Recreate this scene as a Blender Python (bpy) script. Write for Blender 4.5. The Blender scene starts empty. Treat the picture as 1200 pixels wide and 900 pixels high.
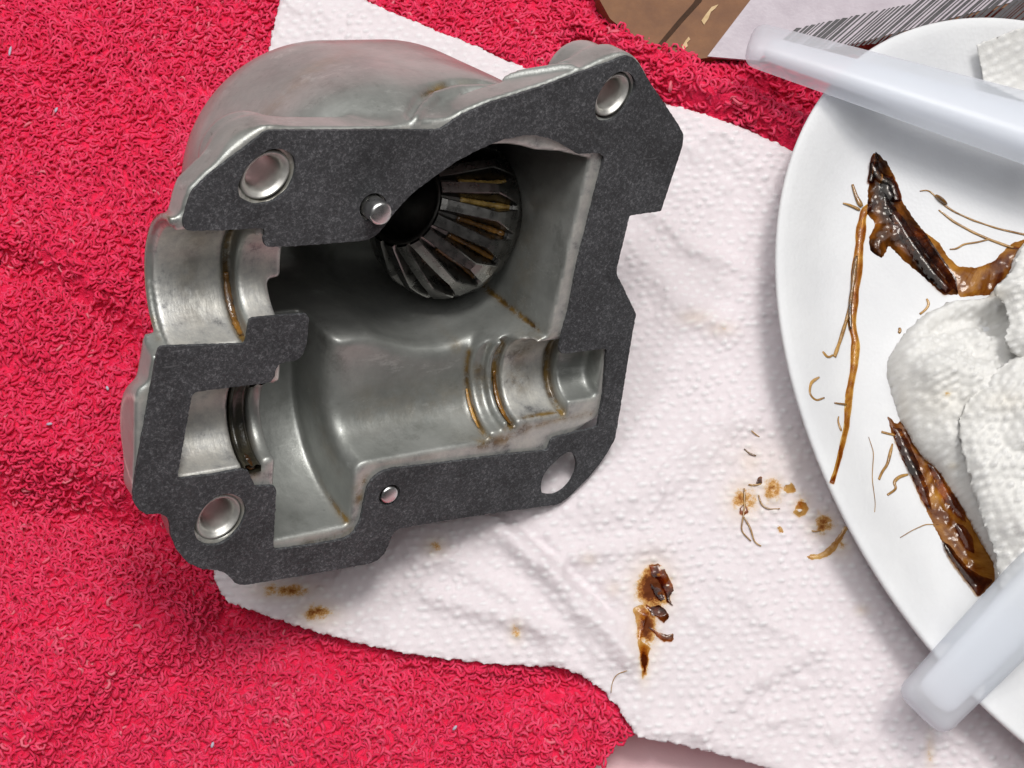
import bpy, math, random
import numpy as np
from mathutils import Matrix, Vector
from mathutils.geometry import tessellate_polygon

S = 0.001                      # everything below is written in millimetres
scene = bpy.context.scene
COL = scene.collection
rng = np.random.default_rng(7)

# ------------------------------------------------------------------ camera
FPX, DIST, PITCH = 1700.0, 310.0, math.radians(15.0)
NT = np.array([0, math.sin(PITCH), math.cos(PITCH)])          # table normal seen from the camera
WY = np.cross(NT, [1, 0, 0])
RW = np.array([[1, 0, 0], WY, NT])                             # camera axes -> world axes
P0 = np.array([0, 0, -DIST])
cam = bpy.data.cameras.new('camera')
cam.sensor_width = 36.0
cam.lens = FPX / 1200.0 * 36.0
cam.clip_start = 0.01
cam.clip_end = 20.0
cam_ob = bpy.data.objects.new('camera', cam)
COL.objects.link(cam_ob)
m = Matrix.Identity(4)
for c in range(3):
    ax = RW @ np.eye(3)[c]
    for r in range(3):
        m[r][c] = ax[r]
loc = (-P0) @ RW.T * S
for r in range(3):
    m[r][3] = loc[r]
cam_ob.matrix_world = m
scene.camera = cam_ob

# ------------------------------------------------------------------ light
world = bpy.data.worlds.new('World')
scene.world = world
world.use_nodes = True
wn = world.node_tree.nodes['Background']
wn.inputs['Color'].default_value = (1.0, 0.98, 0.97, 1)
wn.inputs['Strength'].default_value = 0.08


def area_light(name, pos, target, size, power, color):
    L = bpy.data.lights.new(name, 'AREA')
    L.shape = 'DISK'
    L.size = size
    L.energy = power
    L.color = color
    o = bpy.data.objects.new(name, L)
    COL.objects.link(o)
    d = Vector(target) - Vector(pos)
    o.matrix_world = Matrix.Translation(Vector(pos)) @ d.to_track_quat('-Z', 'Y').to_matrix().to_4x4()
    return o


area_light('ceiling_lamp', (0.19, 0.32, 1.14), (0, 0, 0), 0.26, 7.2, (1.0, 0.975, 0.94))
area_light('ceiling_lamp', (-0.42, 0.34, 1.25), (0, 0, 0), 0.12, 2.0, (0.97, 0.98, 1.0))
area_light('ambient_fill', (0.10, 0.35, 1.60), (0, 0, 0), 1.90, 22.5, (1.0, 0.99, 0.98))  # added wide soft fill standing in for ambient light from above

scene.view_settings.view_transform = 'Standard'
scene.view_settings.look = 'None'
scene.view_settings.exposure = 0.0
scene.view_settings.gamma = 1.0
scene.render.engine = 'CYCLES'
scene.cycles.max_bounces = 8
scene.cycles.transparent_max_bounces = 12
scene.cycles.use_denoising = True

# ------------------------------------------------------------------ picture -> place
def ray(px):
    px = np.asarray(px, float).reshape(-1, 2)
    return np.c_[(px[:, 0] - 600) / FPX, -(px[:, 1] - 450) / FPX, -np.ones(len(px))]


def tab(px, h=0.0):
    """points of a level plane h mm above the table cloth"""
    d = ray(px)
    h = np.broadcast_to(np.asarray(h, float), (len(d),))
    t = (P0 @ NT + h) / (d @ NT)
    return (d * t[:, None] - P0) @ RW.T


def on_surface(px, zf, lift=0.0):
    h = np.zeros(len(np.asarray(px).reshape(-1, 2)))
    for _ in range(12):
        X = tab(px, h)
        h = zf(X[:, 0], X[:, 1]) + lift
    X[:, 2] = h
    return X


def to_px(X):
    C = X @ RW + P0
    return np.c_[600 + FPX * C[:, 0] / -C[:, 2], 450 - FPX * C[:, 1] / -C[:, 2]]


# gasket plane: frame u (along the shafts), v (across), n (out of the housing)
VPN = (-560.0, -560.0)
NG = -np.array([(VPN[0] - 600) / FPX, -(VPN[1] - 450) / FPX, -1.0])
NG /= np.linalg.norm(NG)
_d = ray([(708, 530)])[0]
OG = _d * (((P0 + NT * 4.0) @ NT) / (_d @ NT))


def gpl(px, w=0.0):
    d = ray(px)
    q = OG - NG * w
    return d * ((q @ NG) / (d @ NG))[:, None]


AG = gpl([(215, 510)])[0]
UG = gpl([(690, 437)])[0] - AG
UG /= np.linalg.norm(UG)
VG = np.cross(NG, UG)


def gloc(px, w=0.0):
    X = gpl(px, w) - AG
    return np.c_[X @ UG, X @ VG]


HM = Matrix.Identity(4)                                       # housing frame -> world
for c, axis in enumerate((UG, VG, NG)):
    wv = RW @ axis
    for r in range(3):
        HM[r][c] = wv[r]
wv = RW @ (AG - P0) * S
for r in range(3):
    HM[r][3] = wv[r]
HMn = np.array(HM)


def hworld(P):
    """housing frame mm -> world mm"""
    P = np.asarray(P, float)
    return P @ HMn[:3, :3].T + HMn[:3, 3] / S


# ------------------------------------------------------------------ small helpers
def value_noise(x, y, seed=0, octaves=3):
    r = np.random.default_rng(seed)
    out = np.zeros(np.shape(x))
    amp = 1.0
    tot = 0.0
    for o in range(octaves):
        g = r.random((64, 64))
        fx = np.asarray(x) * 2 ** o + 13.7 * o
        fy = np.asarray(y) * 2 ** o + 7.3 * o
        ix = np.floor(fx).astype(int)
        iy = np.floor(fy).astype(int)
        tx = fx - ix
        ty = fy - iy
        tx = tx * tx * (3 - 2 * tx)
        ty = ty * ty * (3 - 2 * ty)
        a = g[ix % 64, iy % 64]
        b = g[(ix + 1) % 64, iy % 64]
        c_ = g[ix % 64, (iy + 1) % 64]
        d_ = g[(ix + 1) % 64, (iy + 1) % 64]
        out += amp * ((a * (1 - tx) + b * tx) * (1 - ty) + (c_ * (1 - tx) + d_ * tx) * ty)
        tot += amp
        amp *= 0.5
    return out / tot - 0.5


def inside_poly(P, x, y):
    c = np.zeros(np.shape(x), bool)
    for (x1, y1), (x2, y2) in zip(P, np.roll(P, -1, 0)):
        if y1 == y2:
            continue
        c ^= ((y1 > y) != (y2 > y)) & (x < (x2 - x1) * (y - y1) / (y2 - y1) + x1)
    return c


def dist_line(L, x, y, closed=False, nearest=False):
    L = np.asarray(L, float)
    best = np.full(np.shape(x), 1e9)
    bx = np.array(x, float)
    by = np.array(y, float)
    segs = list(zip(L[:-1], L[1:]))
    if closed:
        segs.append((L[-1], L[0]))
    for (x1, y1), (x2, y2) in segs:
        dx, dy = x2 - x1, y2 - y1
        ll = dx * dx + dy * dy + 1e-9
        t = np.clip(((x - x1) * dx + (y - y1) * dy) / ll, 0, 1)
        qx, qy = x1 + t * dx, y1 + t * dy
        d = np.hypot(x - qx, y - qy)
        if nearest:
            mk = d < best
            bx = np.where(mk, qx, bx)
            by = np.where(mk, qy, by)
        best = np.minimum(best, d)
    return (best, bx, by) if nearest else best


def poly_sdf(P, x, y):
    d = dist_line(P, x, y, closed=True)
    return np.where(inside_poly(np.asarray(P), x, y), -d, d)


def link(name, me, mat=None, parent=None, matrix=None, smooth=True):
    if mat is not None and not me.materials:
        me.materials.append(mat)
    if smooth:
        me.polygons.foreach_set('use_smooth', np.ones(len(me.polygons), bool))
    o = bpy.data.objects.new(name, me)
    COL.objects.link(o)
    if parent is not None:
        o.parent = parent
    if matrix is not None:
        o.matrix_local = matrix
    return o


def fast_mesh(name, V, F, attrs=None):
    """V (n,3) in mm, F (m,k) faces of one size"""
    V = np.asarray(V, np.float32) * S
    F = np.asarray(F, np.int32)
    me = bpy.data.meshes.new(name)
    me.vertices.add(len(V))
    me.vertices.foreach_set('co', V.ravel())
    k = F.shape[1]
    me.loops.add(F.size)
    me.loops.foreach_set('vertex_index', F.ravel())
    me.polygons.add(len(F))
    me.polygons.foreach_set('loop_start', np.arange(0, F.size, k, dtype=np.int32))
    me.update(calc_edges=True)
    me.validate()
    for an, av in (attrs or {}).items():
        a = me.attributes.new(an, 'FLOAT', 'POINT')
        a.data.foreach_set('value', np.asarray(av, np.float32))
    return me


def py_mesh(name, V, F):
    me = bpy.data.meshes.new(name)
    me.from_pydata([tuple(float(c) * S for c in v) for v in V], [], F)
    me.update()
    return me


def empty(name, matrix=None):
    o = bpy.data.objects.new(name, None)
    o.empty_display_size = 0.01
    COL.objects.link(o)
    if matrix is not None:
        o.matrix_world = matrix
    return o


def tag(o, label=None, cat=None, group=None, kind=None):
    for k_, v_ in (('label', label), ('category', cat), ('group', group), ('kind', kind)):
        if v_:
            o[k_] = v_
    return o


def lathe(profile, n=40, a0=0.0, a1=2 * math.pi, closed_profile=False):
    """profile of (r, z); returns verts, quads about the z axis"""
    full = abs(a1 - a0 - 2 * math.pi) < 1e-6
    na = n if full else n + 1
    V = []
    for i in range(na):
        a = a0 + (a1 - a0) * i / n
        for r_, z_ in profile:
            V.append((r_ * math.cos(a), r_ * math.sin(a), z_))
    k = len(profile)
    F = []
    for i in range(n):
        j = (i + 1) % na
        for q in range(k if closed_profile else k - 1):
            q2 = (q + 1) % k
            F.append((i * k + q, j * k + q, j * k + q2, i * k + q2))
    return V, F


def tube(path, radii, sides=8, flat=1.0, cap=True):
    """flattened tube along a 3-d path, mm"""
    P = np.asarray(path, float)
    n = len(P)
    T = np.gradient(P, axis=0)
    T /= np.linalg.norm(T, axis=1)[:, None] + 1e-9
    V = []
    for i in range(n):
        side = np.cross(T[i], (0, 0, 1.0))
        side /= np.linalg.norm(side) + 1e-9
        up = np.cross(side, T[i])
        for s_ in range(sides):
            a = 2 * math.pi * s_ / sides
            V.append(P[i] + radii[i] * (math.cos(a) * side + math.sin(a) * flat * up))
    F = []
    for i in range(n - 1):
        for s_ in range(sides):
            s2 = (s_ + 1) % sides
            F.append((i * sides + s_, i * sides + s2, (i + 1) * sides + s2, (i + 1) * sides + s_))
    if cap:
        F.append(tuple(range(sides))[::-1])
        F.append(tuple(range((n - 1) * sides, n * sides)))
    return V, F


def resample(P, step):
    P = np.asarray(P, float)
    d = np.r_[0, np.cumsum(np.linalg.norm(np.diff(P, axis=0), axis=1))]
    n = max(3, int(d[-1] / step) + 1)
    t = np.linspace(0, d[-1], n)
    return np.stack([np.interp(t, d, P[:, k]) for k in range(P.shape[1])], 1)


def smooth_path(P, step=0.5, passes=6):
    Q = resample(P, step)
    for _ in range(passes):
        Q[1:-1] = 0.25 * Q[:-2] + 0.5 * Q[1:-1] + 0.25 * Q[2:]
    return Q


def sheet(poly, spacing, zf, jag=0.0, seed=1):
    """grid over a polygon in table xy whose rim is pulled onto the outline"""
    poly = np.asarray(poly, float)
    lo = poly.min(0) - spacing * 2
    hi = poly.max(0) + spacing * 2
    nx = int((hi[0] - lo[0]) / spacing) + 1
    ny = int((hi[1] - lo[1]) / spacing) + 1
    X, Y = np.meshgrid(lo[0] + np.arange(nx) * spacing, lo[1] + np.arange(ny) * spacing, indexing='ij')
    ins = inside_poly(poly, X, Y)
    fi = ins[:-1, :-1] | ins[1:, :-1] | ins[:-1, 1:] | ins[1:, 1:]
    idx = np.arange(nx * ny).reshape(nx, ny)
    F = np.stack([idx[:-1, :-1], idx[1:, :-1], idx[1:, 1:], idx[:-1, 1:]], -1)[fi]
    used = np.unique(F)
    xs, ys, ii = X.ravel()[used], Y.ravel()[used], ins.ravel()[used]
    d, bx, by = dist_line(poly, xs, ys, closed=True, nearest=True)
    xs = np.where(ii, xs, bx)
    ys = np.where(ii, ys, by)
    d = np.where(ii, d, 0)
    if jag:
        e = np.where(ii, 0, 1)
        xs = xs + e * jag * value_noise(xs / 0.7, ys / 0.7, seed) * 2
        ys = ys + e * jag * value_noise(xs / 0.7 + 31, ys / 0.7, seed + 1) * 2
    remap = np.zeros(nx * ny, int)
    remap[used] = np.arange(len(used))
    return np.c_[xs, ys, zf(xs, ys, d)], remap[F], d


# ------------------------------------------------------------------ materials
def new_mat(name):
    mt = bpy.data.materials.new(name)
    mt.use_nodes = True
    nt = mt.node_tree
    b = nt.nodes['Principled BSDF']
    return mt, nt, b


def node(nt, kind, **kw):
    n_ = nt.nodes.new(kind)
    for k_, v_ in kw.items():
        if k_.startswith('_'):
            setattr(n_, k_[1:], v_)
        else:
            n_.inputs[k_].default_value = v_
    return n_


def coords(nt, scale=(1, 1, 1)):
    tc = node(nt, 'ShaderNodeTexCoord')
    mp = node(nt, 'ShaderNodeMapping')
    mp.inputs['Scale'].default_value = scale
    nt.links.new(tc.outputs['Object'], mp.inputs['Vector'])
    return mp.outputs['Vector']


def noise(nt, vec, scale, detail=4.0, rough=0.6):
    n_ = node(nt, 'ShaderNodeTexNoise', Scale=scale, Detail=detail, Roughness=rough)
    nt.links.new(vec, n_.inputs['Vector'])
    return n_.outputs['Fac']


def ramp(nt, fac, stops):
    r_ = node(nt, 'ShaderNodeValToRGB')
    el = r_.color_ramp.elements
    while len(el) < len(stops):
        el.new(0.5)
    for e, (p, c) in zip(el, stops):
        e.position = p
        e.color = (*c, 1) if len(c) == 3 else c
    nt.links.new(fac, r_.inputs['Fac'])
    return r_.outputs['Color']


def mixc(nt, fac, a, b):
    mx = node(nt, 'ShaderNodeMix', _data_type='RGBA')
    for sock, val in ((mx.inputs[0], fac), (mx.inputs[6], a), (mx.inputs[7], b)):
        if hasattr(val, 'node'):
            nt.links.new(val, sock)
        elif isinstance(val, (int, float)):
            sock.default_value = val
        else:
            sock.default_value = (*val, 1)
    return mx.outputs[2]


def mathn(nt, op, a, b=None, clamp=False):
    mn = node(nt, 'ShaderNodeMath', _operation=op, _use_clamp=clamp)
    for sock, val in ((mn.inputs[0], a), (mn.inputs[1], b)):
        if val is None:
            continue
        if hasattr(val, 'node'):
            nt.links.new(val, sock)
        else:
            sock.default_value = val
    return mn.outputs[0]


def attr(nt, name):
    a = node(nt, 'ShaderNodeAttribute')
    a.attribute_name = name
    return a.outputs['Fac']


def bump(nt, b, height, strength, distance):
    bn = node(nt, 'ShaderNodeBump', Strength=strength, Distance=distance)
    nt.links.new(height, bn.inputs['Height'])
    nt.links.new(bn.outputs['Normal'], b.inputs['Normal'])


def mat_cast():
    mt, nt, b = new_mat('cast_aluminium')
    v = coords(nt)
    n1 = noise(nt, v, 55.0, 5, 0.65)
    n2 = noise(nt, v, 420.0, 4, 0.7)
    vs = coords(nt, (1, 0.25, 0.5))
    n3 = noise(nt, vs, 900.0, 2, 0.6)
    base = ramp(nt, n1, [(0.30, (0.225, 0.235, 0.222)), (0.5, (0.315, 0.325, 0.308)), (0.70, (0.41, 0.418, 0.40))])
    spots = ramp(nt, n2, [(0.66, (0, 0, 0)), (0.76, (1, 1, 1))])
    base = mixc(nt, mathn(nt, 'MULTIPLY', spots, 0.55), base, (0.10, 0.098, 0.085))
    vw = coords(nt, (0.35, 1.0, 0.6))
    wear = ramp(nt, noise(nt, vw, 210.0, 6, 0.8), [(0.58, (0, 0, 0)), (0.70, (1, 1, 1))])
    base = mixc(nt, mathn(nt, 'MULTIPLY', wear, 0.5), base, (0.56, 0.57, 0.55))
    smut = ramp(nt, noise(nt, v, 95.0, 6, 0.75), [(0.56, (0, 0, 0)), (0.72, (1, 1, 1))])
    base = mixc(nt, mathn(nt, 'MULTIPLY', smut, 0.6), base, (0.16, 0.165, 0.15))
    mc = attr(nt, 'mach')
    vm = coords(nt, (1.0, 0.15, 0.15))
    smear = ramp(nt, noise(nt, v, 170.0, 6, 0.75), [(0.40, (0.66, 0.65, 0.60)), (0.56, (0.50, 0.50, 0.48)), (0.68, (0.17, 0.17, 0.175))])
    base = mixc(nt, mc, base, smear)
    st = attr(nt, 'stain')
    sm = mathn(nt, 'MULTIPLY', mathn(nt, 'MULTIPLY', st, 1.25), ramp(nt, noise(nt, v, 300.0, 5, 0.7), [(0.32, (0, 0, 0)), (0.55, (1, 1, 1))]), True)
    oil = ramp(nt, noise(nt, v, 160.0, 3), [(0.35, (0.045, 0.024, 0.007)), (0.65, (0.20, 0.125, 0.035))])
    base = mixc(nt, sm, base, oil)
    nt.links.new(base, b.inputs['Base Color'])
    rg = ramp(nt, noise(nt, v, 130.0, 5, 0.7), [(0.3, (0.36,) * 3), (0.7, (0.56,) * 3)])
    rr = mixc(nt, sm, rg, (0.16, 0.16, 0.16))
    nt.links.new(rr, b.inputs['Roughness'])
    mt_ = mathn(nt, 'SUBTRACT', 0.6, mathn(nt, 'MULTIPLY', sm, 0.5))
    nt.links.new(mt_, b.inputs['Metallic'])
    h = mathn(nt, 'ADD', mathn(nt, 'MULTIPLY', n2, 0.6), mathn(nt, 'MULTIPLY', n3, 0.3))
    lathe_l = mathn(nt, 'MULTIPLY', noise(nt, vm, 2500.0, 2), mathn(nt, 'MULTIPLY', mc, 0.18))
    bump(nt, b, mathn(nt, 'ADD', h, lathe_l), 0.5, 0.00025)
    b.inputs['Coat Weight'].default_value = 0.3
    b.inputs['Coat Roughness'].default_value = 0.12
    return mt


def mat_metal(name, lo, hi, rough, scale=300.0, metallic=1.0):
    mt, nt, b = new_mat(name)
    v = coords(nt)
    nt.links.new(ramp(nt, noise(nt, v, scale, 4), [(0.3, lo), (0.7, hi)]), b.inputs['Base Color'])
    b.inputs['Metallic'].default_value = metallic
    nt.links.new(ramp(nt, noise(nt, v, scale * 2, 3), [(0.3, (rough - 0.08,) * 3), (0.7, (rough + 0.1,) * 3)]), b.inputs['Roughness'])
    bump(nt, b, noise(nt, v, scale * 6, 2), 0.15, 0.0001)
    return mt


def mat_gasket():
    mt, nt, b = new_mat('gasket_fibre')
    v = coords(nt)
    w1 = node(nt, 'ShaderNodeTexNoise', Scale=1900.0, Detail=5.0, Roughness=0.75, Distortion=0.7)
    nt.links.new(v, w1.inputs['Vector'])
    c1 = ramp(nt, w1.outputs['Fac'], [(0.32, (0.024, 0.0245, 0.027)), (0.52, (0.046, 0.047, 0.051)), (0.74, (0.185, 0.187, 0.197))])
    c2 = ramp(nt, noise(nt, v, 75.0, 6, 0.7), [(0.28, (0.55,) * 3), (0.5, (1.0,) * 3), (0.74, (1.45,) * 3)])
    mx = node(nt, 'ShaderNodeMix', _data_type='RGBA', _blend_type='MULTIPLY')
    mx.inputs[0].default_value = 1.0
    nt.links.new(c1, mx.inputs[6])
    nt.links.new(c2, mx.inputs[7])
    vs = coords(nt, (0.12, 1.0, 1.0))
    scr = ramp(nt, noise(nt, vs, 700.0, 3, 0.6), [(0.70, (0, 0, 0)), (0.76, (1, 1, 1))])
    col_ = mixc(nt, mathn(nt, 'MULTIPLY', scr, 0.25), mx.outputs[2], (0.22, 0.22, 0.23))
    soak = ramp(nt, noise(nt, v, 38.0, 5, 0.7), [(0.60, (0, 0, 0)), (0.72, (1, 1, 1))])
    col_ = mixc(nt, mathn(nt, 'MULTIPLY', soak, 0.45), col_, (0.02, 0.019, 0.018))
    nt.links.new(col_, b.inputs['Base Color'])
    b.inputs['Roughness'].default_value = 0.75
    b.inputs['Specular IOR Level'].default_value = 0.35
    bump(nt, b, w1.outputs['Fac'], 0.5, 0.0001)
    return mt


def mat_terry(name, pile):
    mt, nt, b = new_mat(name)
    v = coords(nt)
    if pile:
        r_ = attr(nt, 'rnd')
        c = ramp(nt, r_, [(0.0, (0.88, 0.032, 0.11)), (0.55, (0.96, 0.056, 0.165)), (0.93, (0.98, 0.11, 0.23)), (1.0, (0.92, 0.25, 0.32))])
        nt.links.new(c, b.inputs['Base Color'])
        b.inputs['Sheen Weight'].default_value = 0.25
        b.inputs['Sheen Roughness'].default_value = 0.4
        b.inputs['Sheen Tint'].default_value = (1.0, 0.55, 0.65, 1)
        bump(nt, b, noise(nt, v, 5000.0, 2), 0.25, 0.0001)
    else:
        c = ramp(nt, noise(nt, v, 900.0, 4), [(0.35, (0.60, 0.010, 0.05)), (0.7, (0.80, 0.024, 0.09))])
        nt.links.new(c, b.inputs['Base Color'])
        bump(nt, b, noise(nt, v, 1400.0, 3), 0.8, 0.0006)
    b.inputs['Roughness'].default_value = 0.85
    b.inputs['Specular IOR Level'].default_value = 0.2
    if pile:
        tr = node(nt, 'ShaderNodeBsdfTranslucent')
        nt.links.new(c, tr.inputs['Color'])
        ms = node(nt, 'ShaderNodeMixShader')
        ms.inputs[0].default_value = 0.36
        nt.links.new(b.outputs[0], ms.inputs[1])
        nt.links.new(tr.outputs[0], ms.inputs[2])
        nt.links.new(ms.outputs[0], nt.nodes['Material Output'].inputs['Surface'])
    return mt


def mat_paper(name, tint, translucent):
    mt, nt, b = new_mat(name)
    v = coords(nt)
    n1 = noise(nt, v, 500.0, 5, 0.7)
    base = ramp(nt, n1, [(0.3, tuple(t * 0.95 for t in tint)), (0.7, tint)])
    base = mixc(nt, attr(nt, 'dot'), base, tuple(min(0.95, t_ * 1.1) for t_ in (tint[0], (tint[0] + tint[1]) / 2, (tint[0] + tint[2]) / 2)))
    st = attr(nt, 'stain')
    n2 = noise(nt, v, 380.0, 6, 0.78)
    blot = mathn(nt, 'ADD', mathn(nt, 'MULTIPLY', st, 1.1), mathn(nt, 'MULTIPLY', n2, 1.7))
    blot = mathn(nt, 'MULTIPLY', mathn(nt, 'SUBTRACT', blot, 1.32), 2.4, True)
    sm = mathn(nt, 'ADD', mathn(nt, 'MULTIPLY', st, 0.25), mathn(nt, 'MULTIPLY', blot, st), True)
    col = ramp(nt, sm, [(0.0, (1, 1, 1)), (0.22, (0.95, 0.86, 0.70)), (0.45, (0.78, 0.48, 0.16)), (0.75, (0.40, 0.14, 0.025)), (1.0, (0.16, 0.04, 0.008))])
    mx = node(nt, 'ShaderNodeMix', _data_type='RGBA', _blend_type='MULTIPLY')
    mx.inputs[0].default_value = 1.0
    nt.links.new(base, mx.inputs[6])
    nt.links.new(col, mx.inputs[7])
    nt.links.new(mx.outputs[2], b.inputs['Base Color'])
    b.inputs['Roughness'].default_value = 0.8
    b.inputs['Specular IOR Level'].default_value = 0.25
    bump(nt, b, noise(nt, v, 2200.0, 4, 0.7), 0.5, 0.00025)
    tr = node(nt, 'ShaderNodeBsdfTranslucent')
    nt.links.new(mx.outputs[2], tr.inputs['Color'])
    ms = node(nt, 'ShaderNodeMixShader')
    ms.inputs[0].default_value = translucent
    nt.links.new(b.outputs[0], ms.inputs[1])
    nt.links.new(tr.outputs[0], ms.inputs[2])
    nt.links.new(ms.outputs[0], nt.nodes['Material Output'].inputs['Surface'])
    return mt


def mat_foam():
    mt, nt, b = new_mat('foam')
    v = coords(nt)
    vo = node(nt, 'ShaderNodeTexVoronoi', Scale=1100.0)
    nt.links.new(v, vo.inputs['Vector'])
    nt.links.new(ramp(nt, noise(nt, v, 60.0, 3), [(0.3, (0.63, 0.635, 0.65)), (0.7, (0.69, 0.695, 0.705))]), b.inputs['Base Color'])
    b.inputs['Roughness'].default_value = 0.72
    b.inputs['Specular IOR Level'].default_value = 0.3
    b.inputs['Subsurface Weight'].default_value = 0.1
    b.inputs['Subsurface Radius'].default_value = (0.002, 0.002, 0.002)
    h = mathn(nt, 'ADD', vo.outputs['Distance'], mathn(nt, 'MULTIPLY', noise(nt, v, 300.0, 3), 0.8))
    bump(nt, b, h, 0.14, 0.0003)
    return mt


def mat_plastic(name, col, clear, rough):
    """milky plastic: part of the light goes straight through, the rest scatters"""
    mt, nt, b = new_mat(name)
    v = coords(nt)
    nt.links.new(ramp(nt, noise(nt, v, 45.0, 3), [(0.3, tuple(c * 0.96 for c in col)), (0.7, col)]), b.inputs['Base Color'])
    b.inputs['Roughness'].default_value = rough
    b.inputs['Coat Weight'].default_value = 0.2
    b.inputs['Coat Roughness'].default_value = 0.22
    bump(nt, b, noise(nt, v, 1500.0, 3, 0.8), 0.2, 0.0001)
    tl = node(nt, 'ShaderNodeBsdfTranslucent')
    tl.inputs['Color'].default_value = (*col, 1)
    m1 = node(nt, 'ShaderNodeMixShader')
    m1.inputs[0].default_value = 0.45
    nt.links.new(b.outputs[0], m1.inputs[1])
    nt.links.new(tl.outputs[0], m1.inputs[2])
    tp = node(nt, 'ShaderNodeBsdfTransparent')
    tp.inputs['Color'].default_value = (0.96, 0.97, 1.0, 1)
    m2 = node(nt, 'ShaderNodeMixShader')
    m2.inputs[0].default_value = clear
    nt.links.new(m1.outputs[0], m2.inputs[1])
    nt.links.new(tp.outputs[0], m2.inputs[2])
    nt.links.new(m2.outputs[0], nt.nodes['Material Output'].inputs['Surface'])
    return mt


def mat_film(name, dark, light, scale=120.0, gloss=0.05, lo=0.38, hi=0.64):
    """thin wet film that stains what lies behind it"""
    mt, nt, b = new_mat(name)
    v = coords(nt)
    nf = node(nt, 'ShaderNodeTexNoise', Scale=scale, Detail=6.0, Roughness=0.7, Distortion=0.8)
    nt.links.new(v, nf.inputs['Vector'])
    tp = node(nt, 'ShaderNodeBsdfTransparent')
    nt.links.new(ramp(nt, nf.outputs['Fac'], [(lo, dark), (hi, light)]), tp.inputs['Color'])
    gl = node(nt, 'ShaderNodeBsdfGlossy', Roughness=0.17)
    gl.inputs['Color'].default_value = (1, 0.95, 0.9, 1)
    bn = node(nt, 'ShaderNodeBump', Strength=0.5, Distance=0.0004)
    nt.links.new(noise(nt, v, 260.0, 3, 0.55), bn.inputs['Height'])
    nt.links.new(bn.outputs['Normal'], gl.inputs['Normal'])
    ms = node(nt, 'ShaderNodeMixShader')
    ms.inputs[0].default_value = gloss
    nt.links.new(tp.outputs[0], ms.inputs[1])
    nt.links.new(gl.outputs[0], ms.inputs[2])
    nt.links.new(ms.outputs[0], nt.nodes['Material Output'].inputs['Surface'])
    return mt


def mat_grease(name, dark, light, rough=0.12, alpha=1.0, scale=220.0):
    mt, nt, b = new_mat(name)
    v = coords(nt)
    n1 = noise(nt, v, scale, 5, 0.65)
    nt.links.new(ramp(nt, n1, [(0.36, dark), (0.66, light)]), b.inputs['Base Color'])
    b.inputs['Roughness'].default_value = rough
    b.inputs['Coat Weight'].default_value = 0.5
    b.inputs['Coat Roughness'].default_value = 0.08
    bump(nt, b, noise(nt, v, 700.0, 4, 0.7), 0.6, 0.0004)
    if alpha < 1.0:
        nt.links.new(ramp(nt, n1, [(0.35, (min(1, alpha * 1.5),) * 3), (0.65, (alpha * 0.6,) * 3)]), b.inputs['Alpha'])
    return mt


def mat_plain(name, lo, hi, rough, scale=200.0, bstr=0.2, bscale=900.0, spec=0.4):
    mt, nt, b = new_mat(name)
    v = coords(nt)
    nt.links.new(ramp(nt, noise(nt, v, scale, 5, 0.65), [(0.3, lo), (0.7, hi)]), b.inputs['Base Color'])
    b.inputs['Roughness'].default_value = rough
    b.inputs['Specular IOR Level'].default_value = spec
    bump(nt, b, noise(nt, v, bscale, 3), bstr, 0.0003)
    return mt


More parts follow.
